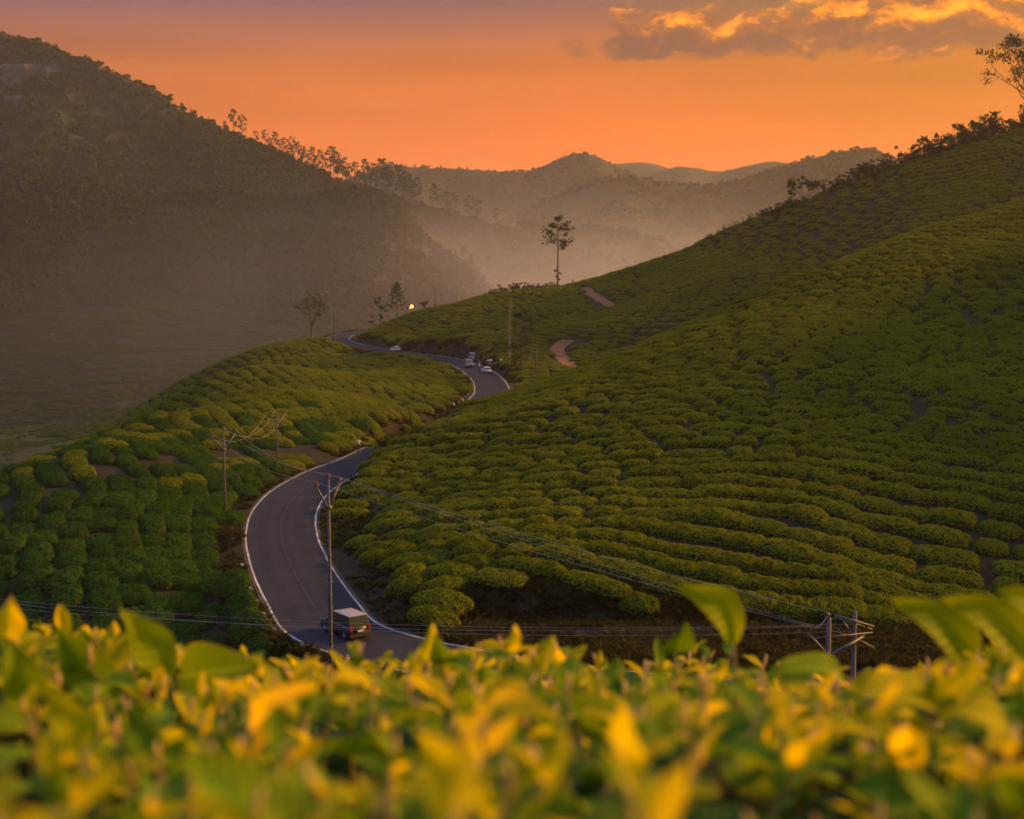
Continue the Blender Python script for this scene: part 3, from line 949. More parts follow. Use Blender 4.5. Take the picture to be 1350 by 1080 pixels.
def tree_meshes(kind, h, seed, leaf, mats, spread=0.3, n_limb=12, n_leaf=26, first=0.45):
    rg = np.random.default_rng(seed)
    mb = MB()
    cs = []
    r0 = h * 0.013 + 0.05
    if kind == 'dome':                      # short bole, limbs fanning up
        fork = Vector((0, 0, h * first))
        limb(mb, (0, 0, -0.3), fork, r0 * 1.3, r0, rg, 0.03, 8, 6)
        for k in range(n_limb):
            a = 2 * math.pi * k / n_limb + rg.normal(0, .3)
            e = rg.uniform(0.35, 1.35)
            L = h * (1 - first) * rg.uniform(.75, 1.0)
            tip = fork + Vector((math.cos(a) * math.cos(e) * L * 1.1 * spread * 2, math.sin(a) * math.cos(e) * L * 1.1 * spread * 2, math.sin(e) * L))
            pts = limb(mb, fork - Vector((0, 0, rg.random() * h * .1)), tip, r0 * .5, r0 * .1, rg, .1)
            cs.append((tip, h * .085)); 
            for q in range(3):
                s = pts[rg.integers(2, 4)]
                t2 = s + (tip - s) * .6 + Vector(rg.normal(0, 1, 3)) * h * .07
                limb(mb, s, t2, r0 * .2, r0 * .06, rg, .1, 5, 4)
                cs.append((t2, h * .075))
    elif kind == 'tall':                    # slender pole tree with a ragged top and tufts on the trunk
        tr = limb(mb, (0, 0, -0.5), (rg.normal(0, .02) * h, 0, h * .93), r0, r0 * .25, rg, .012, 8, 10)
        for k in range(n_limb):
            f = first + (1 - first) * (k + rg.random()) / n_limb * 0.95
            i = min(int(f * 9), 8); s = tr[i].lerp(tr[i + 1], f * 9 - i)
            a = rg.random() * 6.28
            rel = (f - first) / (1 - first)
            L = h * spread * (0.55 + 0.65 * math.sin(math.pi * min(1, rel * .9 + .12))) * rg.uniform(.6, 1.1)
            tip = s + Vector((math.cos(a) * L, math.sin(a) * L, L * rg.uniform(.15, .75)))
            limb(mb, s, tip, r0 * .3, r0 * .07, rg, .12, 5, 4)
            cs.append((tip, h * .050 * rg.uniform(.8, 1.4))); cs.append((s.lerp(tip, .6) + Vector(rg.normal(0, 1, 3)) * h * .015, h * .04))
        for f in (.13, .17, .21, .24):
            if spread < .22 and first > .5:
                s = Vector((0, 0, h * f)); cs.append((s + Vector((rg.normal(0, .022) * h, rg.normal(0, .02) * h, 0)), h * .022))
    elif kind == 'oak':                     # plantation tree: bare bole, tiers of rounded clumps
        tr = limb(mb, (0, 0, -1.0), (rg.normal(0, .02) * h, rg.normal(0, .02) * h, h * .9), r0, r0 * .3, rg, .02, 6, 8)
        for k in range(n_limb):
            f = first + (1 - first) * (k + rg.random()) / n_limb * .95
            i = min(int(f * 7), 6); s = tr[i].lerp(tr[i + 1], f * 7 - i)
            a = rg.random() * 6.28
            L = h * spread * rg.uniform(.3, 1.0) * (1.15 - .5 * f)
            tip = s + Vector((math.cos(a) * L, math.sin(a) * L, L * .4))
            limb(mb, s, tip, r0 * .3, r0 * .1, rg, .08, 4, 3)
            cs.append((tip, h * .075 * rg.uniform(.7, 1.3)))
        cs.append((tr[-1], h * .07))
    elif kind == 'cone':
        tr = limb(mb, (0, 0, -0.5), (0, 0, h), r0, r0 * .1, rg, .008, 6, 8)
        for k in range(n_limb * 3):
            f = first + (1 - first) * (k / (n_limb * 3))
            L = h * spread * (1 - (f - first) / (1 - first)) ** .8 + h * .03
            a = k * 2.4
            s = Vector((0, 0, h * f)); tip = s + Vector((math.cos(a) * L, math.sin(a) * L, -L * .05 + h * .03))
            limb(mb, s, tip, r0 * .2, r0 * .05, rg, .05, 4, 3)
            cs.append((tip, h * .045)); cs.append((s.lerp(tip, .55), h * .045))
    elif kind == 'shrub':
        for k in range(n_limb):
            a = rg.random() * 6.28; e = rg.uniform(.35, 1.5)
            L = h * rg.uniform(.55, 1.0)
            tip = Vector((math.cos(a) * math.cos(e) * L * spread * 3, math.sin(a) * math.cos(e) * L * spread * 3, max(.15 * h, math.sin(e) * L)))
            limb(mb, (rg.normal(0, .05) * h, rg.normal(0, .05) * h, -.2), tip, r0 * .6, r0 * .12, rg, .12, 5, 4)
            cs.append((tip, h * .15)); cs.append((tip * .6, h * .2))
    vs, fs = leaf_cards(cs, n_leaf, leaf, rg)
    return mb.mesh('trunk', mats[0]), mesh_from('crown', vs, fs, mats[1], True)
def plant(name, meshes, loc, label, cat, rz=0, s=1.0, group=None):
    t = thing(name, label, cat, loc, rz, group)
    t.scale = (s, s, s)
    obj('trunk', meshes[0], t); obj('crown', meshes[1], t)
    return t
BD = (M['bark'], M['tree_dark']); BG = (M['bark'], M['tree_green']); BY = (M['bark'], M['tree_dry']); BP = (M['bark_pale'], M['tree_dry'])
def at(px, D, dz=0.0):
    x = (px - 675) / FPX * D * 1.0
    for _ in range(3):
        z = h1(x, D)
        f = D * CP - z * SP
        x = (px - 675) / FPX * f
    return Vector((x, D, h1(x, D) + dz))
def px_h(npx, D): return npx / FPX * D

plant('silver_oak_tree', tree_meshes('tall', px_h(98, 440), 7, 0.36, BD, 0.17, 22, 20, 0.56), at(735, 438, -.3), 'tall slender lone tree with ragged crown on the knoll crest', 'tree', rz=1.0)
plant('dome_tree', tree_meshes('dome', px_h(64, 420), 4, 0.30, BY, 0.34, 13, 10, 0.38), at(411, 418, -.3), 'round sparse twiggy tree at the tip of the tea mound', 'tree')
plant('ragged_tree', tree_meshes('oak', px_h(46, 445), 15, 0.34, BD, 0.28, 12, 20, 0.18), at(502, 440, -.3), 'short ragged leafy tree beside the conifer on the road bank', 'tree')
plant('conifer_tree', tree_meshes('cone', px_h(50, 445), 6, 0.32, BG, 0.25, 11, 12, 0.36), at(523, 440, -.3), 'small triangular conifer with bare lower trunk on the road bank', 'tree')
plant('umbrella_tree', tree_meshes('dome', px_h(15, 445), 9, 0.26, BD, 0.42, 8, 10, 0.5), at(560, 442, -.3), 'tiny umbrella-shaped tree on the grassy edge past the conifer', 'tree')
plant('roadside_tree', tree_meshes('oak', px_h(95, 305), 21, 0.26, BD, 0.20, 26, 34, 0.14), at(690, 303, -.3), 'thin yellow green leafy tree beside the parked cars', 'tree')
plant('bare_tree', tree_meshes('tall', px_h(90, 318), 34, 0.16, BP, 0.12, 12, 3, 0.45), at(673, 318, -.3), 'pale nearly leafless tree behind the parked cars', 'tree')
plant('ridge_tree', tree_meshes('dome', px_h(128, 430), 41, 0.38, BD, 0.36, 16, 48, 0.40), at(1352, 430, -.3), 'tall open tree with curved trunk standing alone on the ridge top', 'tree')
plant('ridge_tree', tree_meshes('dome', px_h(40, 428), 43, 0.28, BD, 0.5, 14, 26, 0.22), at(1060, 426, -.3), 'bushy wide tree alone on the lower part of the ridge', 'tree')
plant('scrub_tree', tree_meshes('dome', px_h(28, 428), 45, 0.24, BD, 0.42, 10, 7, 0.25), at(1083, 428, -.3), 'thin twiggy shrub beside the bushy ridge tree', 'shrub')

# hedge of shrubs along the ridge line
SH = [tree_meshes('shrub', 3.0, s, 0.22, BD, 0.34, 13, 15) for s in (51, 52, 53, 54)]
SHD = [tree_meshes('shrub', 3.0, s, 0.20, BY, 0.34, 14, 6) for s in (61, 62)]
rng2 = random.Random(3)
def shrub_row(lst, label, group):
    for px, D, hp in lst:
        v = SHD[rng2.randrange(2)] if rng2.random() < .25 else SH[rng2.randrange(4)]
        plant('shrub', v, at(px, D, -.2), label, 'shrub', rng2.random() * 6, px_h(hp, D) / 3.0, group)
row = []
for px in np.arange(938, 1050, 11): row.append((px + rng2.uniform(-4, 4), 427 + rng2.uniform(-4, 3), rng2.uniform(8, 15)))
for px in np.arange(1022, 1048, 11): row.append((px, 426, rng2.uniform(12, 18)))
for px in np.arange(1098, 1170, 9): row.append((px + rng2.uniform(-3, 3), 429 + rng2.uniform(-4, 3), rng2.uniform(14, 25)))
for px in np.arange(1165, 1262, 9): row.append((px + rng2.uniform(-3, 3), 431 + rng2.uniform(-4, 3), rng2.uniform(15, 30)))
for px in np.arange(1262, 1400, 10): row.append((px + rng2.uniform(-3, 3), 433 + rng2.uniform(-4, 3), rng2.uniform(18, 38)))
shrub_row(row, 'dark shrub in the hedge along the high ridge above the tea', 'shrubs along the high ridge')
row = [(px + rng2.uniform(-3, 3), 440 + rng2.uniform(-3, 3), rng2.uniform(9, 15)) for px in np.arange(645, 736, 8)]
shrub_row(row, 'low dark shrub on the knoll crest beside the tall slender tree', 'shrubs on the knoll crest')
row = [(818, 426, 7), (852, 425, 6), (884, 426, 7), (878, 427, 9), (768, 436, 5)]
shrub_row(row, 'small isolated shrub on the bare lower ridge crest', 'isolated shrubs on the ridge')

# line of plantation trees coming down the mountain shoulder
OAK = [tree_meshes('oak', 22.0, s, 0.66, BD, 0.20, 12, 20, 0.42) for s in (71, 72, 73, 74, 75)]
def ridge_at(R_, px):
    R_ = sorted(R_)
    return (float(np.interp(px, [p[0] for p in R_], [p[1] for p in R_])), float(np.interp(px, [p[0] for p in R_], [p[2] for p in R_])))
trees = [(205, 8), (240, 12), (252, 10), (275, 9), (297, 14), (308, 30), (320, 28), (338, 17), (350, 22), (362, 24), (374, 22), (383, 26), (393, 24), (402, 22), (411, 25), (421, 27), (436, 38), (446, 36), (456, 32), (468, 30), (480, 36), (491, 34), (503, 42), (512, 36), (524, 40), (534, 36), (541, 34), (552, 34), (571, 32), (588, 27), (598, 28), (618, 30), (631, 29), (655, 26), (668, 12), (684, 16)]
for i, (px, hp) in enumerate(trees):
    for k in range(2 if 340 < px < 545 else 1):
        py, D = ridge_at(R2, px + k * 5)
        y = py
        q = P(px + k * 5, y + 2 + (4 if k else 0), D - 4 - 14 * k)
        plant('plantation_tree', OAK[(i + k) % 5], q, 'tall plantation tree in the line down the mountain shoulder', 'tree', rng2.random() * 6, px_h(hp * (1 - .15 * k), D) / 22.0 * 1.3, 'plantation trees on the mountain shoulder')
for i, (px, hp) in enumerate([(690, 16), (706, 18), (716, 20), (727, 17), (762, 14), (775, 12), (795, 8), (838, 8), (876, 14), (884, 12)]):
    py, D = ridge_at(R2b, px)
    plant('plantation_tree', OAK[i % 5], P(px, py + 2, D - 3), 'small hazy tree on the low hill beyond the knoll', 'tree', rng2.random() * 6, px_h(hp, D) / 22.0, 'trees on the low hazy hill')
for i, (px, hp) in enumerate([(66, 18), (420, 9), (432, 12), (445, 14), (458, 12), (478, 10), (505, 16), (518, 20), (528, 22), (536, 24), (545, 18), (556, 14), (610, 26), (622, 24), (632, 20), (600, 16)]):
    py, D = ridge_at(R1, px)
    plant('plantation_tree', OAK[i % 5], P(px, py + 3, D - 6), 'dark tree along the crest of the wooded hill below the mountain', 'tree', rng2.random() * 6, px_h(hp, D) / 22.0, 'trees on the wooded hill crest')

# woodland masses that cover the slopes: one tuft mesh set, scattered
def tuft(seed, r, n, size):
    rg = np.random.default_rng(seed)
    vs, fs = leaf_cards([((0, 0, r * .7), r), ((r * .5, 0, r * 1.1), r * .6), ((-r * .4, r * .3, r * .9), r * .6)], n, size, rg, 0.8)
    return mesh_from('woodland', vs, fs, M['tree_dark'], True)
def forest_on(name, co, half, count, smin, smax, seed, label, thresh=-0.1, front=0.95):
    rg = np.random.default_rng(seed)
    nvv, n, _ = co.shape
    items = []
    while len(items) < count:
        j = rg.uniform(half * (1 - front), half + 1); i = rg.uniform(0, n - 1.01)
        j0, i0 = int(j), int(i); fj, fi = j - j0, i - i0
        p = (co[j0, i0] * (1 - fi) + co[j0, i0 + 1] * fi) * (1 - fj) + (co[j0 + 1, i0] * (1 - fi) + co[j0 + 1, i0 + 1] * fi) * fj
        ppx = 675 + FPX * p[0] / p[1]
        if name == 'woodland' and seed == 5 and p[2] < -34 + 22 * fbm(p[0] / 60, p[1] / 60, 4, 3) and ppx < 420: continue
        if not -150 < ppx < 1500: 
            if rg.random() < .97: continue
        if fbm(p[0] / 90, p[1] / 90, seed, 3) < thresh and j < half - 3: continue
        s = rg.uniform(smin, smax)
        items.append((p - np.array([0, 0, s * .15]), (0, 0, rg.random() * 6.28), (s, s, s * rg.uniform(.8, 1.3)), int(rg.integers(0, 3))))
    src = []
    for k in range(3):
        me = tuft(seed + k, 1.0, 14, 0.36)
        so = bpy.data.objects.new('woodland_source', me)       # geometry source only, not in the scene
        src.append(so)
    return scatter_object(name, items, src, label, 'woodland')
forest_on('woodland', r1, h1_, 9000, 1.6, 3.2, 5, 'dark woodland covering the hill below the mountain', -2)
# tea terraces climbing the foot of that hill
def tea_on(co, half, count, seed):
    rg = np.random.default_rng(seed); nvv, n, _ = co.shape; items = []
    while len(items) < count:
        j = rg.uniform(0, half); i = rg.uniform(0, n - 1.01)
        j0, i0 = int(j), int(i); fj, fi = j - j0, i - i0
        p = (co[j0, i0] * (1 - fi) + co[j0, i0 + 1] * fi) * (1 - fj) + (co[j0 + 1, i0] * (1 - fi) + co[j0 + 1, i0 + 1] * fi) * fj
        ppx = 675 + FPX * p[0] / p[1]
        if not -150 < ppx < 430 or p[2] > -26 + 22 * fbm(p[0] / 60, p[1] / 60, 4, 3) or p[2] < -92: continue
        tier = (p[2] + 3 * fbm(p[0] / 50, p[1] / 50, 15, 2)) / 6.5
        if tier - math.floor(tier) < .22: continue
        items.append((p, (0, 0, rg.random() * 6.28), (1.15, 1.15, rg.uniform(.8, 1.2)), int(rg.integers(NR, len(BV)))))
    return items
scatter_object('tea_field', tea_on(r1, h1_, 6500, 3), [first_of[k] for k in range(len(BV))], 'tea terraces climbing the foot of the wooded hill', 'tea bushes')
forest_on('woodland', r2, h2_, 10000, 2.4, 4.6, 9, 'woodland covering the big mountain side', -2)
forest_on('woodland', r4, h4_, 3200, 1.8, 3.6, 17, 'hazy woodland on the long far ridge', -0.2, .6)
forest_on('woodland', r3, h3_, 3000, 2.0, 4.0, 19, 'hazy woodland on the farthest peaked ridge', -0.2, .5)
forest_on('woodland', r2b, h2b_, 1800, 1.8, 3.2, 13, 'hazy scrub covering the low hill beyond the knoll', 0.0)

# bare granite face near the mountain top
def rock_face(name, px, py, D, wpx, hpx, seed, label):
    p = P(px, py, D)
    w_, h_ = px_h(wpx, D), px_h(hpx, D)
    nx, ny = 46, 30
    vs, fs = [], []
    for j in range(ny):
        for i in range(nx):
            u = i / (nx - 1) * 2 - 1; v = j / (ny - 1) * 2 - 1
            x = u * w_ / 2; z = v * h_ / 2
            e = max(0, 1 - (abs(u) ** 2.6 + abs(v) ** 2.6))
            dp = e ** .45 * w_ * .07
            n_ = float(fbm(np.array([x / w_ * 7 + seed]), np.array([z / h_ * 1.4]), seed, 4)[0])
            n2 = float(fbm(np.array([x / 5]), np.array([z / 5]), seed + 3, 3)[0])
            vs.append((x + n2 * 1.2, -dp + n_ * w_ * .16 * e ** .3 + z * .7 + n2 * 1.0, z))
    for j in range(ny - 1):
        for i in range(nx - 1):
            a = j * nx + i
            fs.append((a, a + 1, a + nx + 1, a + nx))
    o = obj(name, mesh_from(name, vs, fs, M['granite']), None, p)
    tag(o, label, 'rock face')
def granite():
    m = bpy.data.materials.new('granite'); m.use_nodes = True
    b = NB(m.node_tree); p = m.node_tree.nodes['Principled BSDF']
    t = b.new('ShaderNodeTexCoord'); mp = b.new('ShaderNodeMapping')
    mp.inputs['Scale'].default_value = (1, 1, 0.12)
    b.l.new(t.outputs['Object'], mp.inputs[0])
    f = b.noise(0.16, mp.outputs[0], 5, 0.6); f2 = b.noise(0.3, t.outputs['Object'], 6, .7)
    col = b.mix(b.smooth(f, .35, .6), (0.022, 0.020, 0.015), (0.070, 0.048, 0.036))
    col = b.mix(b.smooth(f, .62, .72), col, (0.24, 0.19, 0.16))
    col = b.mix(b.smooth(f2, .44, .58), col, (0.03, 0.034, 0.015))
    b.l.new(col, p.inputs['Base Color']); p.inputs['Roughness'].default_value = .85
    bn = b.new('ShaderNodeBump'); bn.inputs['Distance'].default_value = 2.0; b.l.new(f2, bn.inputs['Height']); b.l.new(bn.outputs[0], p.inputs['Normal'])
    return m
M['granite'] = granite()
rock_face('rock_face', 26, 108, 1240, 100, 50, 4, 'streaked bare rock face near the top of the wooded mountain')
rock_face('rock_face', 15, 150, 1200, 70, 50, 8, 'lower bare rock outcrop on the wooded mountain side')

# ------------------------------------------------------------------ roadside scrub on verges and cut banks
def scrub_mesh(seed, n=46):
    rg = np.random.default_rng(seed)
    vs, fs = [], []
    for _ in range(n):
        a = rg.random() * 6.28; r_ = rg.random() ** .6 * .5
        p = Vector((math.cos(a) * r_, math.sin(a) * r_, -.05))
        lean = Vector((math.cos(a), math.sin(a), 0)) * rg.uniform(.1, .6) + Vector((0, 0, rg.uniform(.4, 1.0)))
        L = rg.uniform(.25, .75); wv = Vector((-math.sin(a), math.cos(a), 0)) * rg.uniform(.03, .09)
        b0 = len(vs)
        q = p + lean * L * .55; e = p + lean * L + Vector((math.cos(a), math.sin(a), -.3)) * L * .25
        vs += [p - wv * .6, p + wv * .6, q + wv, e, q - wv]
        fs.append((b0, b0 + 1, b0 + 2, b0 + 3, b0 + 4))
    return mesh_from('scrub', vs, fs, M['scrub'], True)
src = [bpy.data.objects.new('scrub_source', scrub_mesh(s)) for s in (1, 2, 3)]
items = []
rg = np.random.default_rng(8)
ii = rg.integers(0, len(RC), 9000)
sd_ = np.where(rg.random(9000) < .5, -1, 1)
off = np.where(sd_ < 0, HW + .55 + rg.random(9000) ** 1.5 * 3.0, HW + .65 + rg.random(9000) * 4.6)
nr = np.c_[RT[ii, 1], -RT[ii, 0]]
sx_ = RC[ii, 0] + nr[:, 0] * off * sd_ + rg.normal(0, .3, 9000); sy_ = RC[ii, 1] + nr[:, 1] * off * sd_ + rg.normal(0, .3, 9000)
keep = np.abs(road_dist(sx_, sy_)) > HW + .5
extra_x = rg.uniform(-6, 130, 16000); extra_y = 90 + rg.random(16000) * 17  # dense extra scrub on the shoulder, added to darken it in place of shade
sx_ = np.r_[sx_[keep], extra_x]; sy_ = np.r_[sy_[keep], extra_y]
keep = np.abs(road_dist(sx_, sy_)) > HW + .5
sx_, sy_ = sx_[keep], sy_[keep]
sz_ = H(sx_, sy_)
dn = fbm(sx_ / 6, sy_ / 6, 91, 2)
for x, y, z, q in zip(sx_, sy_, sz_, dn):
    if q < (-.25 if y > 108 else -.6) or abs(675 + FPX * x / y - 675) > 900: continue
    s = rg.uniform(.45, 1.0) * (1 + max(0, q) * .5)
    items.append(((x, y, z), (0, 0, rg.random() * 6.28), (s, s, s * rg.uniform(.7, 1.2)), int(rg.integers(0, 3))))
scatter_object('roadside_scrub', items, src, 'dry scrub and weeds along the road verges and cut banks', 'scrub')

# ------------------------------------------------------------------ haze
hz = MB()
hz.box((0, 2025, 60), (7000, 4650, 374))
hm = bpy.data.materials.new('haze'); hm.use_nodes = True
b = NB(hm.node_tree); b.n.clear()
pv = b.new('ShaderNodeVolumePrincipled')
pv.inputs['Color'].default_value = (0.93, 0.90, 0.93, 1)
pv.inputs['Density'].default_value = 0.000085
pv.inputs['Density Attribute'].default_value = ''
pv.inputs['Anisotropy'].default_value = 0.35
ho = b.new('ShaderNodeOutputMaterial'); b.l.new(pv.outputs[0], ho.inputs['Volume'])
try: hm.cycles.homogeneous_volume = True
except Exception: pass
haze = tag(hz.build('haze', hm, smooth=False), 'warm evening haze filling the valley', kind='stuff')

# denser evening mist pooled in the valley beyond the knoll
mb_ = MB(); mb_.box((35, 872, -10), (1160, 820, 228))
mm = bpy.data.materials.new('valley_mist'); mm.use_nodes = True
b = NB(mm.node_tree); b.n.clear()
pv = b.new('ShaderNodeVolumePrincipled')
pv.inputs['Color'].default_value = (0.88, 0.87, 1.0, 1)
pv.inputs['Density Attribute'].default_value = ''
pv.inputs['Anisotropy'].default_value = 0.35
t_ = b.new('ShaderNodeTexCoord'); mp_ = b.new('ShaderNodeMapping')
mp_.inputs['Location'].default_value = (-35 / 570, -865 / 405, 95 / 172)
mp_.inputs['Scale'].default_value = (1 / 570, 1 / 405, 1 / 172)
b.l.new(t_.outputs['Object'], mp_.inputs[0])
ln = b.new('ShaderNodeVectorMath', operation='LENGTH'); b.l.new(mp_.outputs[0], ln.inputs[0])
fall = b.smooth(ln.outputs['Value'], 1.0, 0.15)
nz_ = b.noise(0.004, t_.outputs['Object'], 3, .55)
b.l.new(b.m('MULTIPLY', b.m('MULTIPLY', fall, fall), b.m('MULTIPLY_ADD', nz_, 0.0092, 0.0020)), pv.inputs['Density'])
ho = b.new('ShaderNodeOutputMaterial'); b.l.new(pv.outputs[0], ho.inputs['Volume'])
tag(mb_.build('valley_mist', mm, smooth=False), 'pool of pale mist in the valley beyond the knoll', 'mist', kind='stuff')

# ------------------------------------------------------------------ utility poles and wires
def utility_pole(name, label, base, h, rz, arm=1.15, rise=1.5, style='V', r=0.125, steps=False, group=None):
    t = thing(name, label, 'utility pole', base, rz, group)
    mb = MB(); mb.tube([(0, 0, -0.6), (0, 0, h * .5), (0, 0, h)], [r * 1.15, r, r * .72], 8)
    obj('pole', mb.mesh('pole', M['concrete']), t)
    if steps:
        for k in range(9):
            b_ = MB(); zz = 2.6 + k * .85
            b_.tube([(0, 0, zz), (0, 0, zz + .10)], r * 1.22, 8)
            b_.build('band', M['steel'], t)
    loc = []
    if style == 'V':
        a0 = h - rise * .95
        for s in (-1, 1):
            b_ = MB(); b_.tube([(s * .08, 0, a0), (s * arm, 0, a0 + rise * .75)], .075, 4, square=True)
            b_.build('cross_arm', M['steel'], t)
            loc.append(Vector((s * arm, 0, a0 + rise * .75)))
        loc.append(Vector((0, 0, h)))
        b_ = MB(); b_.box((0, 0, a0), (.34, .34, .22)); b_.build('clamp', M['steel'], t)
    else:
        b_ = MB(); b_.box((0, r + .05, h - .5), (arm * 2, .1, .12)); b_.build('cross_arm', M['steel'], t)
        loc = [Vector((-arm * .92, r + .05, h - .44)), Vector((arm * .92, r + .05, h - .44)), Vector((0, 0, h))]
    out = []
    m = Matrix.Rotation(rz, 4, 'Z')
    for q in loc:
        b_ = MB(); b_.lathe([(.03, 0), (.035, .10), (.11, .12), (.12, .20), (.07, .23), (.11, .25), (.10, .33), (.05, .40)], org=q, seg=10)
        b_.build('insulator', M['insul'], t)
        out.append(Vector(base) + m @ (q + Vector((0, 0, .36))))
    return out
def wire(a, b_, sag, label, r=.010, seg=26):
    mb = MB()
    a = Vector(a); b_ = Vector(b_)
    mb.tube([a.lerp(b_, i / seg) - Vector((0, 0, sag * 4 * (i / seg) * (1 - i / seg))) for i in range(seg + 1)], r, 5)
    o = mb.build('overhead_wire', M['wire'])
    tag(o, label, 'wire', 'overhead wires')
def ground_at(px, D):
    return at(px, D)
g0 = ground_at(437, 88.5)
topz = P(437, 632, 88.5).z
AF = utility_pole('utility_pole', 'tall concrete utility pole with steel bands beside the dark car', g0, topz - g0.z, R(58), 1.15, 1.9, steps=True)
gA = ground_at(297, 143); topA = P(297, 568, 143).z
AA = utility_pole('utility_pole', 'grey utility pole standing in the tea lanes below the road', gA, topA - gA.z, R(48), 1.5, 2.0)
gB = ground_at(366, 172); topB = P(366, 543, 172).z
AB = utility_pole('utility_pole', 'grey utility pole on the verge above the outer road bend', gB, topB - gB.z, R(40), 1.35, 1.8)
for i in range(3):
    wire(AF[i], AA[i], .9, 'thin wire from the tall banded pole to the pole in the tea lanes')
    wire(AA[i], AB[i], 2.0, 'sagging wire between the two poles by the outer road bend', .013)
for px, D, tp, style, lab in [(558, 372, 424, 'N', 'slim grey pole on the far road behind the white car'), (707, 300, 456, 'N', 'slim pale pole beside the thin roadside tree'),
                              (440, 424, 401, 'T', 'far utility pole with short cross arm at the road hairpin'), (574, 446, 381, 'N', 'thin distant pole on the knoll crest')]:
    g = ground_at(px, D); hh = max(3.0, P(px, tp, D).z - g.z)
    if style == 'T': utility_pole('utility_pole', lab, g, hh, R(10), 1.2, style='T', r=.17)
    else: utility_pole('utility_pole', lab, g, hh, R(70), .55, style='T', r=.16)

# twin-pole structure in the dip behind the foreground leaves
gH = ground_at(1098, 70)
hp = thing('twin_pole_structure', 'steel twin pole structure with braces and insulators behind the foreground leaves', 'power structure', gH)
def rel(px, py, D): return P(px, py, D) - gH
tops = [rel(1093, 815, 70), rel(1127, 806, 71.5)]
for q in tops:
    b_ = MB(); b_.tube([(q.x, q.y, -.8), (q.x, q.y, q.z)], [.17, .12], 8); b_.build('pole', M['concrete'], hp)
def bar(p, q, r=.06, nm='brace', mt='steel'):
    b_ = MB(); b_.tube([p, q], r, 4, square=True); b_.build(nm, M[mt], hp)
bar(rel(1100, 811, 71.0), rel(1152, 826, 71.6), .075, 'cross_arm')
bar(rel(1101, 814, 71.3), rel(1150, 830, 71.9), .06, 'cross_arm')
bar(rel(1098, 862, 70), rel(1140, 838, 71.3), .085)
bar(rel(1066, 836, 69.6), rel(1090, 862, 70), .08)
bar(rel(1112, 820, 71), rel(1124, 838, 71.3), .06)
bar(rel(1128, 842, 71.4), rel(1152, 854, 72), .06)
bar(rel(1070, 842, 69.9), rel(1150, 834, 71.4), .045, 'cross_arm')
HA = []
for q in [rel(1069, 826, 69.7), rel(1092, 808, 70), rel(1113, 836, 70.8), rel(1142, 822, 71.6), rel(1120, 832, 71.2)]:
    b_ = MB(); b_.lathe([(.03, -.3), (.09, -.26), (.09, -.2), (.05, -.17), (.09, -.13), (.09, -.06), (.04, 0)], org=q, seg=8); b_.build('insulator', M['insul'], hp)
    HA.append(gH + q)
b_ = MB()
cp_ = [rel(1069, 827, 69.7), rel(1076, 828, 69.8), rel(1084, 822, 69.9), rel(1092, 810, 70)]
b_.tube(catmull(cp_, .15), .022, 5); b_.build('jumper_cable', M['wire'], hp)
for i, k in ((0, 0), (1, 1), (2, 2)):
    wire(AF[i], HA[k], .35, 'thin wire from the tall banded pole down to the twin pole structure', .010)
gL = ground_at(-190, 82)
AL = utility_pole('utility_pole', 'utility pole standing past the end of the tea lanes', gL, P(-190, 776, 82).z - gL.z, R(80), 1.0, 1.4)
for i, k in ((0, 0), (1, 3), (2, 4)):
    wire(AL[i], HA[k], 1.0 + .15 * i, 'long level wire crossing behind the foreground leaves', .008, 40)

# ------------------------------------------------------------------ vehicles
def paint(name, col, rough=.3, metal=.0):
    return principled(name, col, rough, metal, .5, noise=3.0, color2=tuple(c_ * .85 for c_ in col), coat=.35)
def wheel(parent, x, y, r, side):
    b_ = MB(); b_.lathe([(r * .62, -.10), (r * .93, -.10), (r, -.06), (r, .06), (r * .93, .10), (r * .62, .10)], axis=Vector((0, side, 0)), org=(0, 0, 0), seg=20)
    o = b_.build('wheel', M['tyre'], parent, loc=(x, y, r))
    b_ = MB(); b_.lathe([(r * .63, -.06), (r * .63, .075), (r * .5, .06), (r * .2, .07), (r * .12, .10), (.01, .105)], axis=Vector((0, side, 0)), seg=16)
    b_.build('rim', M['rim'], o)
    for k in range(5):
        a = 2 * math.pi * k / 5
        b_ = MB(); b_.tube([(math.cos(a) * r * .15, side * .09, math.sin(a) * r * .15), (math.cos(a) * r * .6, side * .085, math.sin(a) * r * .6)], .03, 4)
        b_.build('spoke', M['rim'], o)
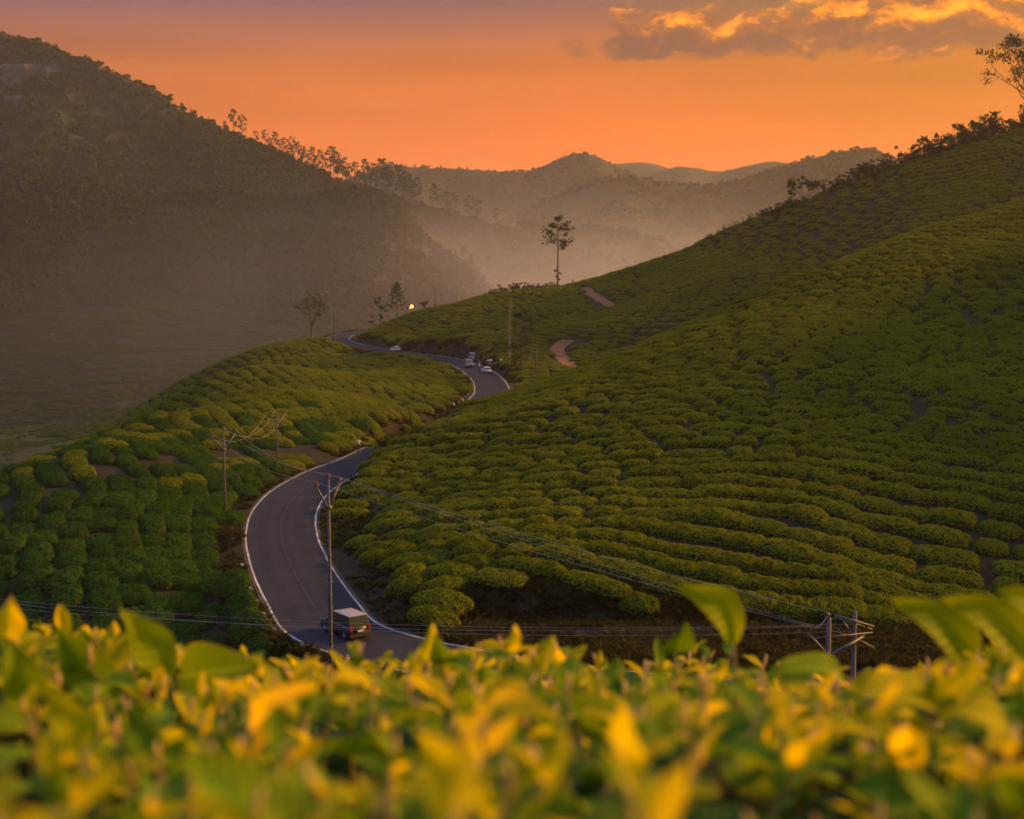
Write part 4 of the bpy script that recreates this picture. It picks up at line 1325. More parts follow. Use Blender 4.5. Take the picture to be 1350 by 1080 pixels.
def car(name, label, loc, rz, body_m, roof_m, L=4.0, W=1.74, Ht=1.68, belt=.98, hood=1.02, rear=.12, cargo=False, cat='car', spare=False, group=None):
    t = thing(name, label, cat, loc, rz, group)
    w_ = W / 2; xl = L / 2
    r = .34; xw = (-xl + .72, xl - .78); ra = r + .07
    n = 44
    xs = [-xl + L * i / (n - 1) for i in range(n)]
    x_ws0, x_ws1 = xl - 1.12, xl - 1.78           # windscreen foot / head
    vs, fs = [], []
    for x in xs:
        zb = .24
        for q in xw:
            if abs(x - q) < ra: zb = max(zb, r + math.sqrt(ra * ra - (x - q) ** 2))
        if x > x_ws0: zt = belt + (hood - belt) - .16 * ((x - x_ws0) / (xl - x_ws0)) ** 2
        else: zt = belt
        e = (abs(x) / xl)
        ww = w_ * (1 - .10 * e ** 7); zt2 = zt - (.12 * max(0, (e - .93) / .07) ** 2 if x > 0 else 0)
        zb2 = zb + .10 * max(0, (e - .95) / .05)
        ring = [(0, zb2), (ww - .14, zb2), (ww - .02, zb2 + .05), (ww + .015, (zb2 + zt2) / 2), (ww - .01, zt2 - .14), (ww - .07, zt2 - .01), (0, zt2 + .02)]
        full = [(x, y, z) for y, z in ring] + [(x, -y, z) for y, z in ring[-2:0:-1]]
        vs += full
    m_ = 12
    for i in range(n - 1):
        for k in range(m_):
            a = i * m_ + k; c2 = i * m_ + (k + 1) % m_
            fs.append((a, c2, c2 + m_, a + m_))
    fs.append(tuple(range(m_ - 1, -1, -1))); fs.append(tuple((n - 1) * m_ + k for k in range(m_)))
    obj('body', mesh_from('body', vs, fs, body_m), t)
    # cabin frame
    xb0, xb1 = -xl + .06, -xl + .06 + rear + .10
    yb, yt = w_ - .075, w_ - .21
    zt = Ht - .07
    low = [(xb0, yb), (x_ws0, yb), (x_ws0, -yb), (xb0, -yb)]
    top = [(xb1, yt), (x_ws1, yt), (x_ws1, -yt), (xb1, -yt)]
    b_ = MB()
    b_.add([(x, y, belt - .03) for x, y in low] + [(x, y, zt) for x, y in top], [(0, 1, 5, 4), (1, 2, 6, 5), (2, 3, 7, 6), (3, 0, 4, 7), (4, 5, 6, 7)])
    b_.build('cabin_frame', body_m, t, smooth=False)
    # roof: gently domed panel
    b_ = MB(); q = 7; rv, rf = [], []
    for i in range(q):
        for k in range(q):
            u = i / (q - 1) * 2 - 1; v = k / (q - 1) * 2 - 1
            rv.append(((xb1 + x_ws1) / 2 + u * (x_ws1 - xb1 + .10) / 2, v * (yt + .04), zt + .005 + .07 * (1 - u ** 4) ** .5 * (1 - v ** 4) ** .5))
    for i in range(q - 1):
        for k in range(q - 1):
            a = i * q + k; rf.append((a, a + q, a + q + 1, a + 1))
    b_.add(rv, rf); b_.build('roof', roof_m, t)
    def lerp2(a, c_, u): return tuple(a[i] + (c_[i] - a[i]) * u for i in range(3))
    def panel(nm, A, B, C, D_, u0, u1, v0, v1, off, mat):
        # A,B bottom ; D_,C top
        pts = []
        for u, v in ((u0, v0), (u1, v0), (u1, v1), (u0, v1)):
            pts.append(Vector(lerp2(lerp2(A, B, u), lerp2(D_, C, u), v)))
        nn = (pts[1] - pts[0]).cross(pts[3] - pts[0]).normalized()
        if nn.dot(sum(pts, Vector()) / 4 - Vector((0, 0, 1.2))) < 0: nn = -nn
        b2 = MB(); b2.add([p + nn * off for p in pts] + [p - nn * .01 for p in pts], [(0, 1, 2, 3), (0, 4, 5, 1), (1, 5, 6, 2), (2, 6, 7, 3), (3, 7, 4, 0)])
        return b2.build(nm, mat, t, smooth=False)
    zl = belt - .03
    for s in (1, -1):
        A, B = (xb0, s * yb, zl), (x_ws0, s * yb, zl); D_, C = (xb1, s * yt, zt), (x_ws1, s * yt, zt)
        for u0, u1 in ((.045, .28), (.31, .62), (.65, .95)):
            panel('side_window', A, B, C, D_, u0, u1, .14, .90, .012, M['glass'])
    panel('rear_window', (xb0, yb, zl), (xb0, -yb, zl), (xb1, -yt, zt), (xb1, yt, zt), .07, .93, .12, .88, .012, M['glass'])
    panel('windscreen', (x_ws0, yb, zl), (x_ws0, -yb, zl), (x_ws1, -yt, zt), (x_ws1, yt, zt), .05, .95, .06, .93, .012, M['glass'])
    for s in (1, -1):
        for q in xw: wheel(t, q, s * (w_ - .10), r, s)
        b_ = MB(); b_.box((-xl + .005, s * (w_ - .17), belt - .10), (.10, .20, .34)); b_.build('tail_light', M['tail'], t, smooth=False)
        b_ = MB(); b_.box((xl - .06, s * (w_ - .27), belt - .22), (.12, .30, .15)); b_.build('headlight', M['head'], t, smooth=False)
        b_ = MB(); b_.lathe([(.02, -.09), (.09, -.06), (.10, .03), (.04, .07)], axis=Vector((-1, 0, 0)), org=(x_ws0 - .18, s * (w_ + .08), belt + .08), seg=8); b_.build('wing_mirror', body_m, t)
        for q in (-xl + 1.62, xl - 1.95):
            b_ = MB(); b_.box((q, s * (w_ + .012), belt - .19), (.18, .03, .035)); b_.build('door_handle', M['trim'], t, smooth=False)
    b_ = MB(); b_.box((-xl - .02, 0, .42), (.14, W * .92, .24)); b_.build('bumper', M['trim'], t, smooth=False)
    b_ = MB(); b_.box((xl + .0, 0, .42), (.14, W * .90, .24)); b_.build('bumper', M['trim'], t, smooth=False)
    b_ = MB(); b_.box((-xl - .02, 0, .70), (.05, .46, .12)); b_.build('number_plate', M['plate'], t, smooth=False)
    b_ = MB(); b_.box((xl - .01, 0, .68), (.06, W * .5, .16)); b_.build('grille', M['trim'], t, smooth=False)
    if spare:
        b_ = MB(); b_.lathe([(.2, -.08), (.32, -.08), (.34, 0), (.32, .09), (.05, .10)], axis=Vector((-1, 0, 0)), org=(-xl - .12, 0, .86), seg=18); b_.build('spare_wheel', M['trim'], t)
    return t
def road_heading(x, y, rev=False):
    i = ((RC[:, 0] - x) ** 2 + (RC[:, 1] - y) ** 2).argmin()
    a = math.atan2(RT[i, 1], RT[i, 0])
    return a + (math.pi if rev else 0)
def put(px, py, rev=False, dr=0.0):
    g = G(px, py, ZR); g.z = ZR + .008
    return g, road_heading(g.x, g.y, rev) + dr
blk = principled('dark_maroon_paint', (0.010, 0.007, 0.009), .5, coat=.08); wht = paint('white_car_paint', (0.62, 0.60, 0.60)); gry = paint('grey_car_paint', (0.12, 0.11, 0.12)); roof_sheen = paint('pale_roof_sky_sheen', (0.26, 0.22, 0.24), .35)  # pale roof colour has the sky's reflection painted in
red = paint('dull_red_paint', (0.16, 0.03, 0.03))
g, a = put(455, 836); car('car', 'dark boxy car with sky sheen painted on its roof driving up the lower road bend', g, a, blk, roof_sheen, 4.25, 1.8, 1.78)
g, a = put(521, 464); car('car', 'white hatchback alone on the far road below the bank', g, a, wht, wht, 3.8, 1.66, 1.50)
g, a = put(618.5, 485, True); car('jeep', 'dark grey jeep with spare wheel at the road bend', g, a, gry, gry, 4.1, 1.8, 1.95, belt=1.1, hood=1.1, rear=.02, cat='jeep', spare=True)
g, a = put(624, 475.5, True); car('car', 'white topped van parked behind the grey jeep', g, a, gry, wht, 4.2, 1.75, 1.9, belt=1.05, hood=1.05, rear=.05, cat='van')
g, a = put(641, 492.5, False, .15); car('car', 'small white car in the lane beside the grey jeep', g, a, wht, wht, 3.6, 1.6, 1.52)
g, a = put(646, 482.5, False, -.2); car('car', 'dull red car with white roof ahead of the small white car', g, a, red, wht, 3.7, 1.6, 1.5)

# ------------------------------------------------------------------ people
def skin_mesh(name, joints, edges, mat, sub=1):
    me = bpy.data.meshes.new(name)
    keys = list(joints)
    me.from_pydata([joints[k][0] for k in keys], [(keys.index(a_), keys.index(c_)) for a_, c_ in edges], [])
    o = bpy.data.objects.new('tmp', me); COL.objects.link(o)
    md = o.modifiers.new('s', 'SKIN'); md.use_smooth_shade = True
    if sub: o.modifiers.new('d', 'SUBSURF').levels = sub
    for i, k in enumerate(keys):
        rr = joints[k][1]
        me.skin_vertices[0].data[i].radius = rr if hasattr(rr, '__len__') else (rr, rr)
        me.skin_vertices[0].data[i].use_root = (i == 0)
    dg = bpy.context.evaluated_depsgraph_get(); dg.update()
    out = bpy.data.meshes.new_from_object(o.evaluated_get(dg))
    bpy.data.objects.remove(o)
    out.materials.clear(); out.materials.append(mat)
    out.name = name
    return out
def person(label, loc, rz, shirt, legs, stride=.16, arm=.10, s=1.0, lower=None):
    t = thing('person', label, 'person', loc, rz)
    t.scale = (s, s, s)
    J = {'pel': ((0, 0, .93), (.13, .10)), 'spi': ((0, .01, 1.15), (.13, .09)), 'che': ((0, 0, 1.36), (.15, .10)), 'nek': ((0, .01, 1.50), .055), 'chin': ((0, .035, 1.58), (.065, .075)), 'hd': ((0, .02, 1.67), (.078, .095)), 'tp': ((0, .01, 1.74), (.055, .07))}
    E = [('pel', 'spi'), ('spi', 'che'), ('che', 'nek'), ('nek', 'chin'), ('chin', 'hd'), ('hd', 'tp')]
    for sd, q in ((-1, 'l'), (1, 'r')):
        f = stride * sd
        J.update({q + 'sh': ((sd * .17, 0, 1.41), .065), q + 'el': ((sd * .24, -arm * sd * .4, 1.14), .045), q + 'wr': ((sd * .25, .06 - arm * sd, .90), .032), q + 'ha': ((sd * .25, .08 - arm * sd * 1.2, .83), (.022, .04)),
                  q + 'hip': ((sd * .09, 0, .88), .095), q + 'kn': ((sd * .10, f * .6 + .03, .49), .062), q + 'an': ((sd * .10, f - .02, .09), .042), q + 'to': ((sd * .11, f + .14, .04), (.04, .03))})
        E += [('che', q + 'sh'), (q + 'sh', q + 'el'), (q + 'el', q + 'wr'), (q + 'wr', q + 'ha'), ('pel', q + 'hip'), (q + 'hip', q + 'kn'), (q + 'kn', q + 'an'), (q + 'an', q + 'to')]
    body = skin_mesh('body', J, E, M['skin'])
    # fingers joined into the body mesh
    fb = MB()
    fb.v = [tuple(v.co) for v in body.vertices]; fb.f = [tuple(p.vertices) for p in body.polygons]
    for sd, q in ((-1, 'l'), (1, 'r')):
        h0 = Vector(J[q + 'ha'][0])
        for k, ln in enumerate((.065, .075, .08, .07)):
            b0 = h0 + Vector((0, (k - 1.5) * .019, -.015))
            fb.tube([b0, b0 + Vector((-sd * .008, .006, -ln * .6)), b0 + Vector((-sd * .025, .008, -ln))], [.009, .008, .006], 5)
        b0 = h0 + Vector((0, .035, .03)); fb.tube([b0, b0 + Vector((-sd * .01, .03, -.03)), b0 + Vector((-sd * .015, .035, -.06))], [.010, .009, .007], 5)
    # nose and ears
    fb.tube([(0, .105, 1.675), (0, .130, 1.645), (0, .10, 1.635)], [.008, .014, .010], 5)
    for sd in (-1, 1): fb.tube([(sd * .075, .02, 1.69), (sd * .088, .01, 1.66), (sd * .076, .02, 1.63)], [.008, .016, .008], 5)
    obj('body', fb.mesh('body', M['skin']), t)
    SJ = {k: (J[k][0], tuple(r_ + .02 for r_ in (J[k][1] if hasattr(J[k][1], '__len__') else (J[k][1],) * 2))) for k in ('pel', 'spi', 'che')}
    SE = [('pel', 'spi'), ('spi', 'che')]
    SJ['low'] = ((0, 0, .80), (.15, .12)); SE.append(('pel', 'low'))
    for q in 'lr':
        SJ[q + 'sh'] = (J[q + 'sh'][0], (.085, .085)); SJ[q + 'el'] = (tuple(Vector(J[q + 'sh'][0]).lerp(Vector(J[q + 'el'][0]), .9)), (.065, .065)); SE += [('che', q + 'sh'), (q + 'sh', q + 'el')]
    obj('shirt', skin_mesh('shirt', SJ, SE, shirt), t)
    TJ = {'pel': ((0, 0, .95), (.145, .115))}; TE = []
    for q in 'lr':
        TJ[q + 'hip'] = (J[q + 'hip'][0], (.115, .115)); TJ[q + 'kn'] = (J[q + 'kn'][0], (.085, .085)); TJ[q + 'an'] = (J[q + 'an'][0], (.07, .07))
        TE += [('pel', q + 'hip'), (q + 'hip', q + 'kn'), (q + 'kn', q + 'an')]
    obj('trousers', skin_mesh('trousers', TJ, TE, legs), t)
    b_ = MB(); b_.lathe([(.088, -.05), (.100, .0), (.095, .05), (.065, .09), (.01, .105)], org=(0, -.005, 1.70), seg=12); b_.build('hair', M['hair'], t)
    for sd in (-1, 1):
        b_ = MB(); f = stride * sd; b_.box((sd * .105, f + .06, .035), (.09, .25, .075)); b_.build('shoe', M['trim'], t, smooth=False)
    return t
def cloth(n, c_): return principled(n, c_, .85, noise=6.0, color2=tuple(q * .8 for q in c_), spec=.2)
cw = cloth('white_cloth', (.70, .68, .66)); cb = cloth('blue_cloth', (.20, .24, .42)); cd = cloth('dark_cloth', (.03, .028, .03)); cr = cloth('maroon_cloth', (.20, .04, .045)); ck = cloth('khaki_cloth', (.18, .14, .09)); cgy = cloth('grey_cloth', (.14, .13, .14))
def stand(px, py): 
    g_ = G(px, py, ZR); return Vector((g_.x, g_.y, max(h1(g_.x, g_.y), ZR - .05 if abs(road_dist([g_.x], [g_.y])[0]) > HW else ZR) + .005))
q = stand(473, 594.5); person('person in loose white shirt and dark trousers walking the road verge', q, R(200), cw, cd, .2)
q = stand(632, 484.5); person('person in pale blue shirt standing beside the parked van', q, R(150), cb, cw, .06)
q = stand(654, 487.5); person('person in maroon top standing at the roadside by the red car', q, R(100), cr, cd, .05)
q = stand(660.5, 487); person('person in white top standing on the verge past the red car', q, R(250), cw, ck, .05)
q = stand(445, 454.5); person('person in dark clothes walking at the far road hairpin', q, R(20), cd, cd, .15)
q = at(755, 435); person('person in dark clothes standing on the crest near the tall slender tree', q, R(0), cgy, cd, .08, s=1.15)

# ------------------------------------------------------------------ roadside guard stones, crow, lamp
b_ = MB(); 
def stone_mesh(mat_):
    m2 = MB()
    pr = [(-.42, 0), (-.42, .34), (-.36, .42), (.36, .42), (.42, .34), (.42, 0)]
    for y in (-.13, .13): m2.v += [(x, y, z - .15) for x, z in pr]
    m2.f = [tuple(range(5, -1, -1)), tuple(range(6, 12))] + [(k, (k + 1) % 6, (k + 1) % 6 + 6, k + 6) for k in range(6)]
    return m2.mesh('guard_stone', mat_, smooth=False)
SM = [stone_mesh(principled('chipped_whitewash', (.24, .22, .21), .9, noise=5, color2=(.09, .08, .07))), stone_mesh(principled('sooty_stone', (.05, .045, .04), .9, noise=3, color2=(.12, .10, .09)))]
def stones(i0, i1, step, grp, lab):
    k = 0
    for i in range(i0, i1, step):
        n_ = Vector((RT[i, 1], -RT[i, 0], 0)); p = Vector((RC[i, 0], RC[i, 1], 0)) - n_ * (HW + .55)
        o = obj('guard_stone', SM[k % 2], None, (p.x, p.y, max(h1(p.x, p.y), ZR - .1) + .02)); o.rotation_euler = (0, 0, math.atan2(RT[i, 1], RT[i, 0]) + rng.uniform(-.06, .06))
        tag(o, lab[k % 2], 'guard stone', grp[k % 2]); k += 1
def idx(px, py):
    g_ = G(px, py, ZR); return int(((RC[:, 0] - g_.x) ** 2 + (RC[:, 1] - g_.y) ** 2).argmin())
stones(idx(455, 845), idx(372, 735), 4, ('white guard stones', 'dark guard stones'), ('white painted guard stone along the outer edge of the lower bend', 'dark sooty guard stone along the outer edge of the lower bend'))
stones(idx(628, 533), idx(650, 510), 4, ('white guard stones far', 'dark guard stones far'), ('white painted guard stone on the far road below the parked cars', 'dark guard stone on the far road below the parked cars'))

cr_ = thing('crow', 'small dark crow standing on the road surface', 'bird', G(383, 720, ZR + .01), R(120))
b_ = MB(); b_.tube([(-.30, 0, .20), (-.16, 0, .22), (0, 0, .24), (.12, 0, .30), (.18, 0, .37), (.23, 0, .40)], [.02, .05, .095, .075, .05, .03], 10); b_.build('body', M['hair'], cr_)
b_ = MB(); b_.tube([(.22, 0, .40), (.31, 0, .385)], [.02, .004], 6); b_.build('beak', M['trim'], cr_)
for s in (-1, 1):
    b_ = MB(); b_.tube([(.0, s * .03, .17), (.01, s * .035, .0)], .008, 5); b_.build('leg', M['trim'], cr_)
    b_ = MB(); b_.tube([(.08, s * .075, .28), (-.08, s * .09, .25), (-.28, s * .04, .19)], [.02, .035, .008], 6); b_.build('wing', M['hair'], cr_)
lp = P(543, 404, 452)
lz = h1(lp.x, lp.y)
lm = thing('lamp', 'small glowing orange lamp beside the conifer on the road bank', 'lamp', (lp.x, lp.y, lz))
hh = max(1.5, lp.z - lz)
b_ = MB(); b_.tube([(0, 0, -.3), (0, 0, hh - .3)], .06, 6); b_.build('post', M['steel'], lm)
glow = principled('glowing_lamp', (1, .4, .1), .5, emit=(1.0, .22, .03), emit_s=9.0)
b_ = MB(); b_.lathe([(.12, -.42), (.36, -.2), (.42, .05), (.30, .3), (.08, .42)], org=(0, 0, hh), seg=14); b_.build('globe', glow, lm)
b_ = MB(); b_.lathe([(.10, -.3), (.26, -.12), (.28, .05), (.16, .25)], org=(-.55, 0, hh - .45), seg=12); b_.build('globe', principled('dim_lamp', (1, .3, .1), .5, emit=(1.0, .15, .03), emit_s=3.0), lm)

# ------------------------------------------------------------------ foreground tea plants
def fg_leaf_mat(name, c0, c1, transl, rough=.6):
    m = bpy.data.materials.new(name); m.use_nodes = True
    b = NB(m.node_tree); p = m.node_tree.nodes['Principled BSDF']; out = m.node_tree.nodes['Material Output']
    oi = b.new('ShaderNodeObjectInfo'); g = b.new('ShaderNodeNewGeometry'); t = b.new('ShaderNodeTexCoord')
    f = b.m('FRACT', b.m('ADD', oi.outputs['Random'], g.outputs['Random Per Island']))
    col = b.mix(f, c0, c1)
    # paler midrib and faint side veins from the leaf's own coordinates
    s = b.new('ShaderNodeSeparateXYZ'); b.l.new(t.outputs['UV'], s.inputs[0])
    mid = b.m('ABSOLUTE', b.m('SUBTRACT', s.outputs[0], .5))
    col = b.mix(b.m('MULTIPLY', b.smooth(mid, .05, .0), .45), col, tuple(min(1, q * 1.7 + .02) for q in c1))
    vein = b.m('SINE', b.m('MULTIPLY', b.m('SUBTRACT', s.outputs[1], b.m('MULTIPLY', mid, .35)), 62.0))
    nz = b.noise(5.0, t.outputs['UV'], 4, .6)
    col = b.mix(b.m('MULTIPLY', b.smooth(nz, .45, .75), .35), col, tuple(q * .6 for q in c0))
    # golden rim light painted into the leaf edge here and there
    rim = b.smooth(b.m('ADD', mid, b.m('MULTIPLY', nz, .06)), .49, .53)
    col = b.mix(b.m('MULTIPLY', rim, .5), col, (.50, .36, .03))
    b.l.new(col, p.inputs['Base Color'])
    p.inputs['Roughness'].default_value = rough; p.inputs['Specular IOR Level'].default_value = .10
    bn = b.new('ShaderNodeBump'); bn.inputs['Strength'].default_value = .35; bn.inputs['Distance'].default_value = .002
    b.l.new(b.m('ADD', vein, nz), bn.inputs['Height']); b.l.new(bn.outputs[0], p.inputs['Normal'])
    tr = b.new('ShaderNodeBsdfTranslucent'); b.l.new(b.mix(1.0, col, (1.5, 1.25, .35), 'MULTIPLY'), tr.inputs[0])
    mx = b.new('ShaderNodeMixShader'); mx.inputs[0].default_value = transl
    b.l.new(p.outputs[0], mx.inputs[1]); b.l.new(tr.outputs[0], mx.inputs[2]); b.l.new(mx.outputs[0], out.inputs[0])
    return m
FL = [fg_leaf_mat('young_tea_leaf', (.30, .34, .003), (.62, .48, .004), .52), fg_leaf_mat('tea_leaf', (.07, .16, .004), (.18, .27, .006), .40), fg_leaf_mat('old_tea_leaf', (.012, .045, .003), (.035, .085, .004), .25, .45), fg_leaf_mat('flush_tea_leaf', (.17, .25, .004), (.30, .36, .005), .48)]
M['bud'] = principled('tea_bud', (.50, .26, .10), .55, noise=30, color2=(.60, .36, .10))
M['stem'] = principled('green_stem', (.16, .15, .02), .6, noise=20, color2=(.22, .12, .04))
M['branch'] = principled('tea_branch', (.10, .075, .05), .9, noise=12, color2=(.06, .045, .03), bump=(60, .4, .004))
def leaf_mesh(mat, curl, fold, wav, W=.40, seed=0, na=8, nw=4, sick=0.0, pointed=False):
    vs, fs, uvs = [], [], []
    for i in range(na + 1):
        t = i / na
        ang = curl * t
        # arc of constant bend
        y = math.sin(ang) / curl if abs(curl) > .01 else t
        z = -(1 - math.cos(ang)) / curl if abs(curl) > .01 else 0
        wd = W * (math.sin(math.pi * (t * .965 + .02) ** .9)) ** .70 * (1 - .12 * t) * .5
        if pointed: wd = W * (math.sin(math.pi * (t * .98 + .01) ** .72)) ** .95 * (1 - .15 * t) * .5
        for k in range(nw + 1):
            s = k / nw * 2 - 1
            lift = abs(s) * fold * wd + wav * .03 * math.sin(t * 9 + seed + s * 1.5) * abs(s)
            nx, nz = s * wd + sick * 4 * t * (1 - t), lift
            vs.append((nx, y + nz * math.sin(ang), z + nz * math.cos(ang)))
            uvs.append((k / nw, t))
    for i in range(na):
        for k in range(nw):
            a = i * (nw + 1) + k
            fs.append((a, a + 1, a + nw + 2, a + nw + 1))
    me = mesh_from('leaf', vs, fs, mat)
    l = me.uv_layers.new()
    for lp_ in me.loops: l.data[lp_.index].uv = uvs[lp_.vertex_index]
    return me
LM = [[leaf_mesh(FL[a], cu, fo, 1.0, W, sd) for cu, fo, W, sd in v] for a, v in enumerate((
    ((.6, .4, .44, 1), (1.0, .45, .42, 2), (-.3, .6, .44, 3), (1.5, .5, .42, 4)),
    ((.7, .35, .52, 1), (1.1, .4, .50, 2), (.3, .3, .54, 3), (1.7, .4, .48, 4), (-.4, .4, .50, 5)),
    ((.5, .25, .54, 1), (.9, .3, .52, 2), (.2, .2, .56, 3), (1.3, .3, .5, 4))))]
bmb = MB(); bmb.tube([(0, 0, 0), (0, .25, .05), (0, .6, .06), (0, 1, 0)], [.05, .11, .08, .01], 6)
BUD = bmb.mesh('bud', M['bud'])
frng = random.Random(77)
YTOP_X = [-300, 0, 60, 120, 190, 300, 450, 600, 700, 850, 960, 1050, 1150, 1230, 1350, 1650]
YTOP_Y = [828, 832, 838, 842, 842, 866, 874, 862, 866, 866, 862, 886, 892, 872, 838, 832]
def table_z(x, y):
    px = 675 + FPX * x / y
    zb = -.085 - .257 * y
    return zb + (858 - float(np.interp(px, YTOP_X, YTOP_Y))) / FPX * y * .9 + float(fbm(np.array([x * 5]), np.array([y * 5]), 13, 2)[0]) * .07 - .02
def orient(o, d, up, size, roll=0.0):
    d = Vector(d).normalized(); up = Vector(up)
    xa = d.cross(up)
    if xa.length < 1e-4: xa = d.cross(Vector((1, 0, 0)))
    xa.normalize(); za = xa.cross(d)
    m = Matrix((xa, d, za)).transposed()
    m = m @ Matrix.Rotation(roll, 3, 'Y')
    o.rotation_euler = m.to_euler()
    o.scale = (size, size, size)
plants = {}
def get_plant(r, c_):
    if (r, c_) in plants: return plants[(r, c_)]
    D = (1.0, 2.05)[r]; x = (-.30, 0.0, .30)[c_] * D * .95
    labs = {(0, 0): 'blurred yellow green tea plant top nearest the viewer, below the tea lanes side', (0, 1): 'blurred tea plant top with a long arching yellow leaf', (0, 2): 'blurred tea plant top with dark green hollows between yellow leaves',
            (1, 0): 'tea plant top with broad rounded leaves in front of the tea lanes', (1, 1): 'tea plant top with small upright shoots in front of the dark car and road', (1, 2): 'tea plant top with tall pointed leaves standing in front of the twin pole structure'}
    gz = h1(x, D)
    t = thing('tea_plant', labs[(r, c_)], 'tea plant', (x, D, gz), 0, 'foreground tea plants')
    b_ = MB()
    for k in range(16):
        a = frng.random() * 6.28; rr_ = frng.uniform(.08, .42)
        tx, ty = math.cos(a) * rr_ * (.6 + .7 * r), math.sin(a) * rr_
        tz = table_z(x + tx, max(.5, D + ty)) - gz - .22
        b_.tube([(math.cos(a) * .03, math.sin(a) * .03, -.08), (tx * .45, ty * .45, tz * .5), (tx, ty, tz)], [.016, .011, .005], 6)
    b_.build('branch', M['branch'], t)
    plants[(r, c_)] = (t, Vector((x, D, gz)), [])
    return plants[(r, c_)]
leafcount = {}
def add_shoot(x, y, zt, key, hero=None, size=1.0):
    t, org, bucket = get_plant(*key)
    base = Vector((x, y, zt)) - org
    lean = Vector((frng.gauss(0, .18), frng.gauss(0, .18), 1)).normalized()
    Ls = frng.uniform(.10, .15) * size
    foot = base - lean * Ls
    b_ = MB(); b_.tube([(0, 0, -.06), tuple(lean * Ls * .5 + Vector((frng.gauss(0, .004), frng.gauss(0, .004), 0))), tuple(lean * Ls)], [.0024, .002, .0012], 5)
    st = b_.build('shoot', M['stem'], t, loc=foot)
    az_ = frng.random() * 6.28
    spec = [(1.0, .024, 72, 0), (.97, .038, 50, 0), (.86, .056, 34, 0), (.70, .072, 20, 1), (.50, .082, 6, 2), (.28, .085, -6, 2)]
    nlv = frng.choice((4, 5, 5, 6))
    for k, (f, L, e, a) in enumerate(spec[:nlv]):
        az_ += R(137) + frng.gauss(0, .25)
        e_ = R(e + frng.gauss(0, 11))
        d = Vector((math.cos(az_) * math.cos(e_), math.sin(az_) * math.cos(e_), math.sin(e_)))
        cnt = leafcount.get(key, 0)
        L2 = L * size * frng.uniform(.8, 1.2)
        if k == 0:
            o = obj('bud', BUD, st, lean * Ls * f)
            orient(o, d, Vector((0, -1, .3)), L2 * .8)
            continue
        if a == 0 and frng.random() < .28: a = 1
        if cnt >= 290:
            bucket.append((foot + lean * Ls * f, d, L2, a)); continue
        leafcount[key] = cnt + 1
        o = obj('leaf', frng.choice(LM[a]), st, lean * Ls * f)
        orient(o, d, Vector((0, 0, 1)) + Vector((frng.gauss(0, .3), frng.gauss(0, .3), 0)), L2, frng.gauss(0, .35))
    return st, foot
def key_of(x, y):
    px = 675 + FPX * x / y
    return (0 if y < 1.35 else 1, 0 if px < 450 else (1 if px < 950 else 2))
# leaves that stand out in the photograph: base pixel, tip pixel, distance, width ratio, kind, curl
HERO = [((968, 848), (888, 775), 1.85, .40, 3, .3, (.1, -1, .25), .17), ((1284, 880), (1176, 788), 1.75, .36, 3, .35, (-.1, -1, .5), .07), ((1362, 885), (1242, 788), 1.7, .40, 3, .4, (-.1, -1, .5), .10), ((1405, 850), (1312, 778), 1.65, .40, 3, .4, (0, -1, .6), .08),
        ((238, 892), (345, 878), 1.75, .62, 1, .5, (.1, -1, .35)), ((216, 905), (158, 806), 1.75, .46, 3, -.4, (.5, -1, .3), .10), ((140, 905), (76, 824), 1.65, .56, 1, .6, (-.1, -1, .5)), ((1112, 892), (1012, 886), 1.70, .40, 1, .7, (0, -.7, 1)),
        ((800, 1030), (925, 885), .95, .34, 0, .7, (.5, -.5, 1)), ((8, 840), (14, 786), 1.70, .5, 0, .3, (.5, -1, .2)), ((560, 872), (572, 822), 1.9, .36, 0, .3, (.2, -1, .2)), ((668, 860), (680, 824), 2.0, .36, 0, .3, (.4, -1, .2)),
        ((596, 880), (575, 835), 1.85, .5, 1, .3, (-.3, -1, .2)), ((890, 860), (905, 820), 1.9, .55, 1, .3, (.1, -1, .1)), ((330, 960), (420, 905), 1.1, .4, 0, .6, (0, -.7, 1)), ((640, 930), (735, 950), 1.05, .5, 0, .8, (0, -.6, 1)),
        ((40, 930), (10, 840), 1.3, .5, 1, .4, (.4, -1, .4)), ((1235, 935), (1120, 915), 1.2, .5, 0, .8, (0, -.6, 1)), ((110, 985), (60, 900), .95, .45, 0, .5, (.2, -1, .7)), ((490, 905), (435, 890), 1.35, .4, 0, .4, (0, -.7, 1)), ((1330, 960), (1250, 940), 1.0, .5, 0, .6, (0, -.8, 1))]
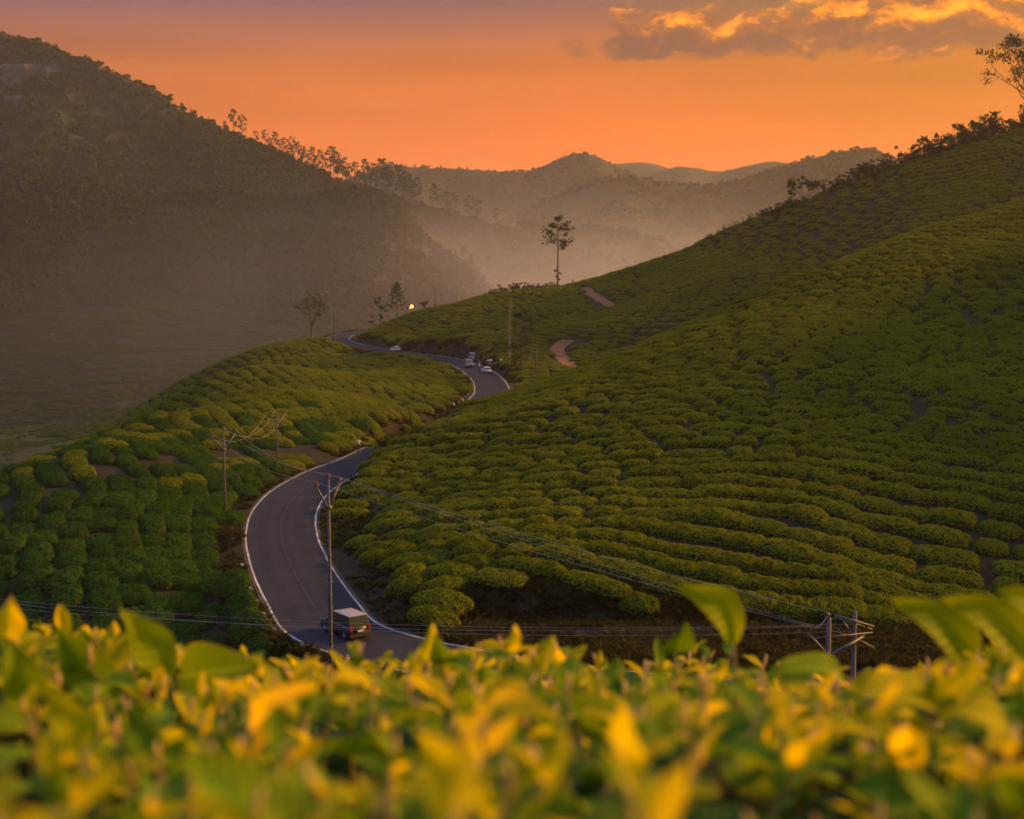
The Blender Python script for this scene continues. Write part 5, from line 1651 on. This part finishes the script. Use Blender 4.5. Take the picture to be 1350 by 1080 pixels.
for bp, tp, D, W, a, cu, nn, *sk in HERO:
    B = P(bp[0], bp[1], D); T = P(tp[0], tp[1], D * .97)
    key = key_of(B.x, B.y)
    t, org, _b = get_plant(*key)
    foot = B - org - Vector((0, 0, .10))
    b_ = MB(); b_.tube([(0, 0, -.05), (.002, 0, .05), (0, 0, .10)], [.0026, .0022, .0014], 5)
    st = b_.build('shoot', M['stem'], t, loc=foot)
    me = leaf_mesh(FL[a], cu, .35, 1.0, W, frng.random() * 6, 12, 6, sk[0] if sk else 0.0, True)
    o = obj('leaf', me, st, (0, 0, .10))
    ch = (T - B).length; c2 = math.hypot(math.sin(cu) / cu, (1 - math.cos(cu)) / cu)
    xa = (T - B).normalized()
    # pre-rotate so that the chord of the curled leaf meets the tip
    d0 = xa.copy(); up_ = Vector(nn)
    side_ = d0.cross(up_).normalized()
    d0 = Matrix.Rotation(cu / 2, 3, side_) @ d0
    orient(o, d0, up_, ch / c2)
    leafcount[key] = leafcount.get(key, 0) + 1
    for k in range(3):
        e_ = R(frng.uniform(20, 60)); az_ = frng.random() * 6.28
        o = obj('leaf', frng.choice(LM[frng.choice((0, 1, 2))]), st, (0, 0, .05 - .02 * k))
        orient(o, Vector((math.cos(az_) * math.cos(e_), math.sin(az_) * math.cos(e_), math.sin(e_) * .6)), (0, 0, 1), frng.uniform(.04, .06), frng.gauss(0, .3))
        leafcount[key] = leafcount.get(key, 0) + 1
# shoots over the whole plucking table
sh = []
y = .42
while y < 2.75:
    stp = .058 + .013 * y
    x = -(.44 * y + .12)
    while x < .44 * y + .12:
        sh.append((x + frng.gauss(0, .018), y + frng.gauss(0, .018)))
        x += stp * 1.05
    y += stp
frng.shuffle(sh)
def inview(p): return abs(p[0]) / p[1] < .38
sh.sort(key=lambda p: not inview(p))
for x, y in sh:
    if y < .38: continue
    add_shoot(x, y, table_z(x, y), key_of(x, y), size=frng.uniform(.78, 1.12) * (1.0 + .12 * (y > 1.4)))
print('shoots', len(sh), leafcount)
# the mass of older leaves below the plucking table: one joined part per plant
lv = {}
for a in range(3):
    for m_i, me in enumerate(LM[a]):
        co = np.array([v.co[:] for v in me.vertices]); fc = [tuple(p.vertices) for p in me.polygons]
        uv_ = [me.uv_layers[0].data[l_].uv[:] for p in me.polygons for l_ in p.loop_indices]
        lv[(a, m_i)] = (co, fc, uv_)
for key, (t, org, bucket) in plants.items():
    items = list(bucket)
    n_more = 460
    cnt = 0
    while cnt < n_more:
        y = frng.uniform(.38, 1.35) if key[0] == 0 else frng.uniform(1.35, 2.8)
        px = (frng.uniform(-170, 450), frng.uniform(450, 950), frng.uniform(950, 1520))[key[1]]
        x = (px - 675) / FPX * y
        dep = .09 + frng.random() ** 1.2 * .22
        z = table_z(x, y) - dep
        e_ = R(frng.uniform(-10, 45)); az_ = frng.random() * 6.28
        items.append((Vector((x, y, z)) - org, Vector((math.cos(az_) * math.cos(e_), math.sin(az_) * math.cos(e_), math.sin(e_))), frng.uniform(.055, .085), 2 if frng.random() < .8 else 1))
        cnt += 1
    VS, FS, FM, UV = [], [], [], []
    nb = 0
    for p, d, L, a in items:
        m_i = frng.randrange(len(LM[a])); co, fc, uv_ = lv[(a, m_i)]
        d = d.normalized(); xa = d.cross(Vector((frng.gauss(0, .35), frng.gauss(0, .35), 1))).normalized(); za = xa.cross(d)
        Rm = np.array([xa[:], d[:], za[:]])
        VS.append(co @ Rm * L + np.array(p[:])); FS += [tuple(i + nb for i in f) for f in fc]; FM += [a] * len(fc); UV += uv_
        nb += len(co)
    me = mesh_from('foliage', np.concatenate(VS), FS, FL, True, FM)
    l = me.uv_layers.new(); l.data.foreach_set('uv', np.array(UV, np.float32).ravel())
    o = obj('foliage', me, t); o['kind'] = 'stuff'
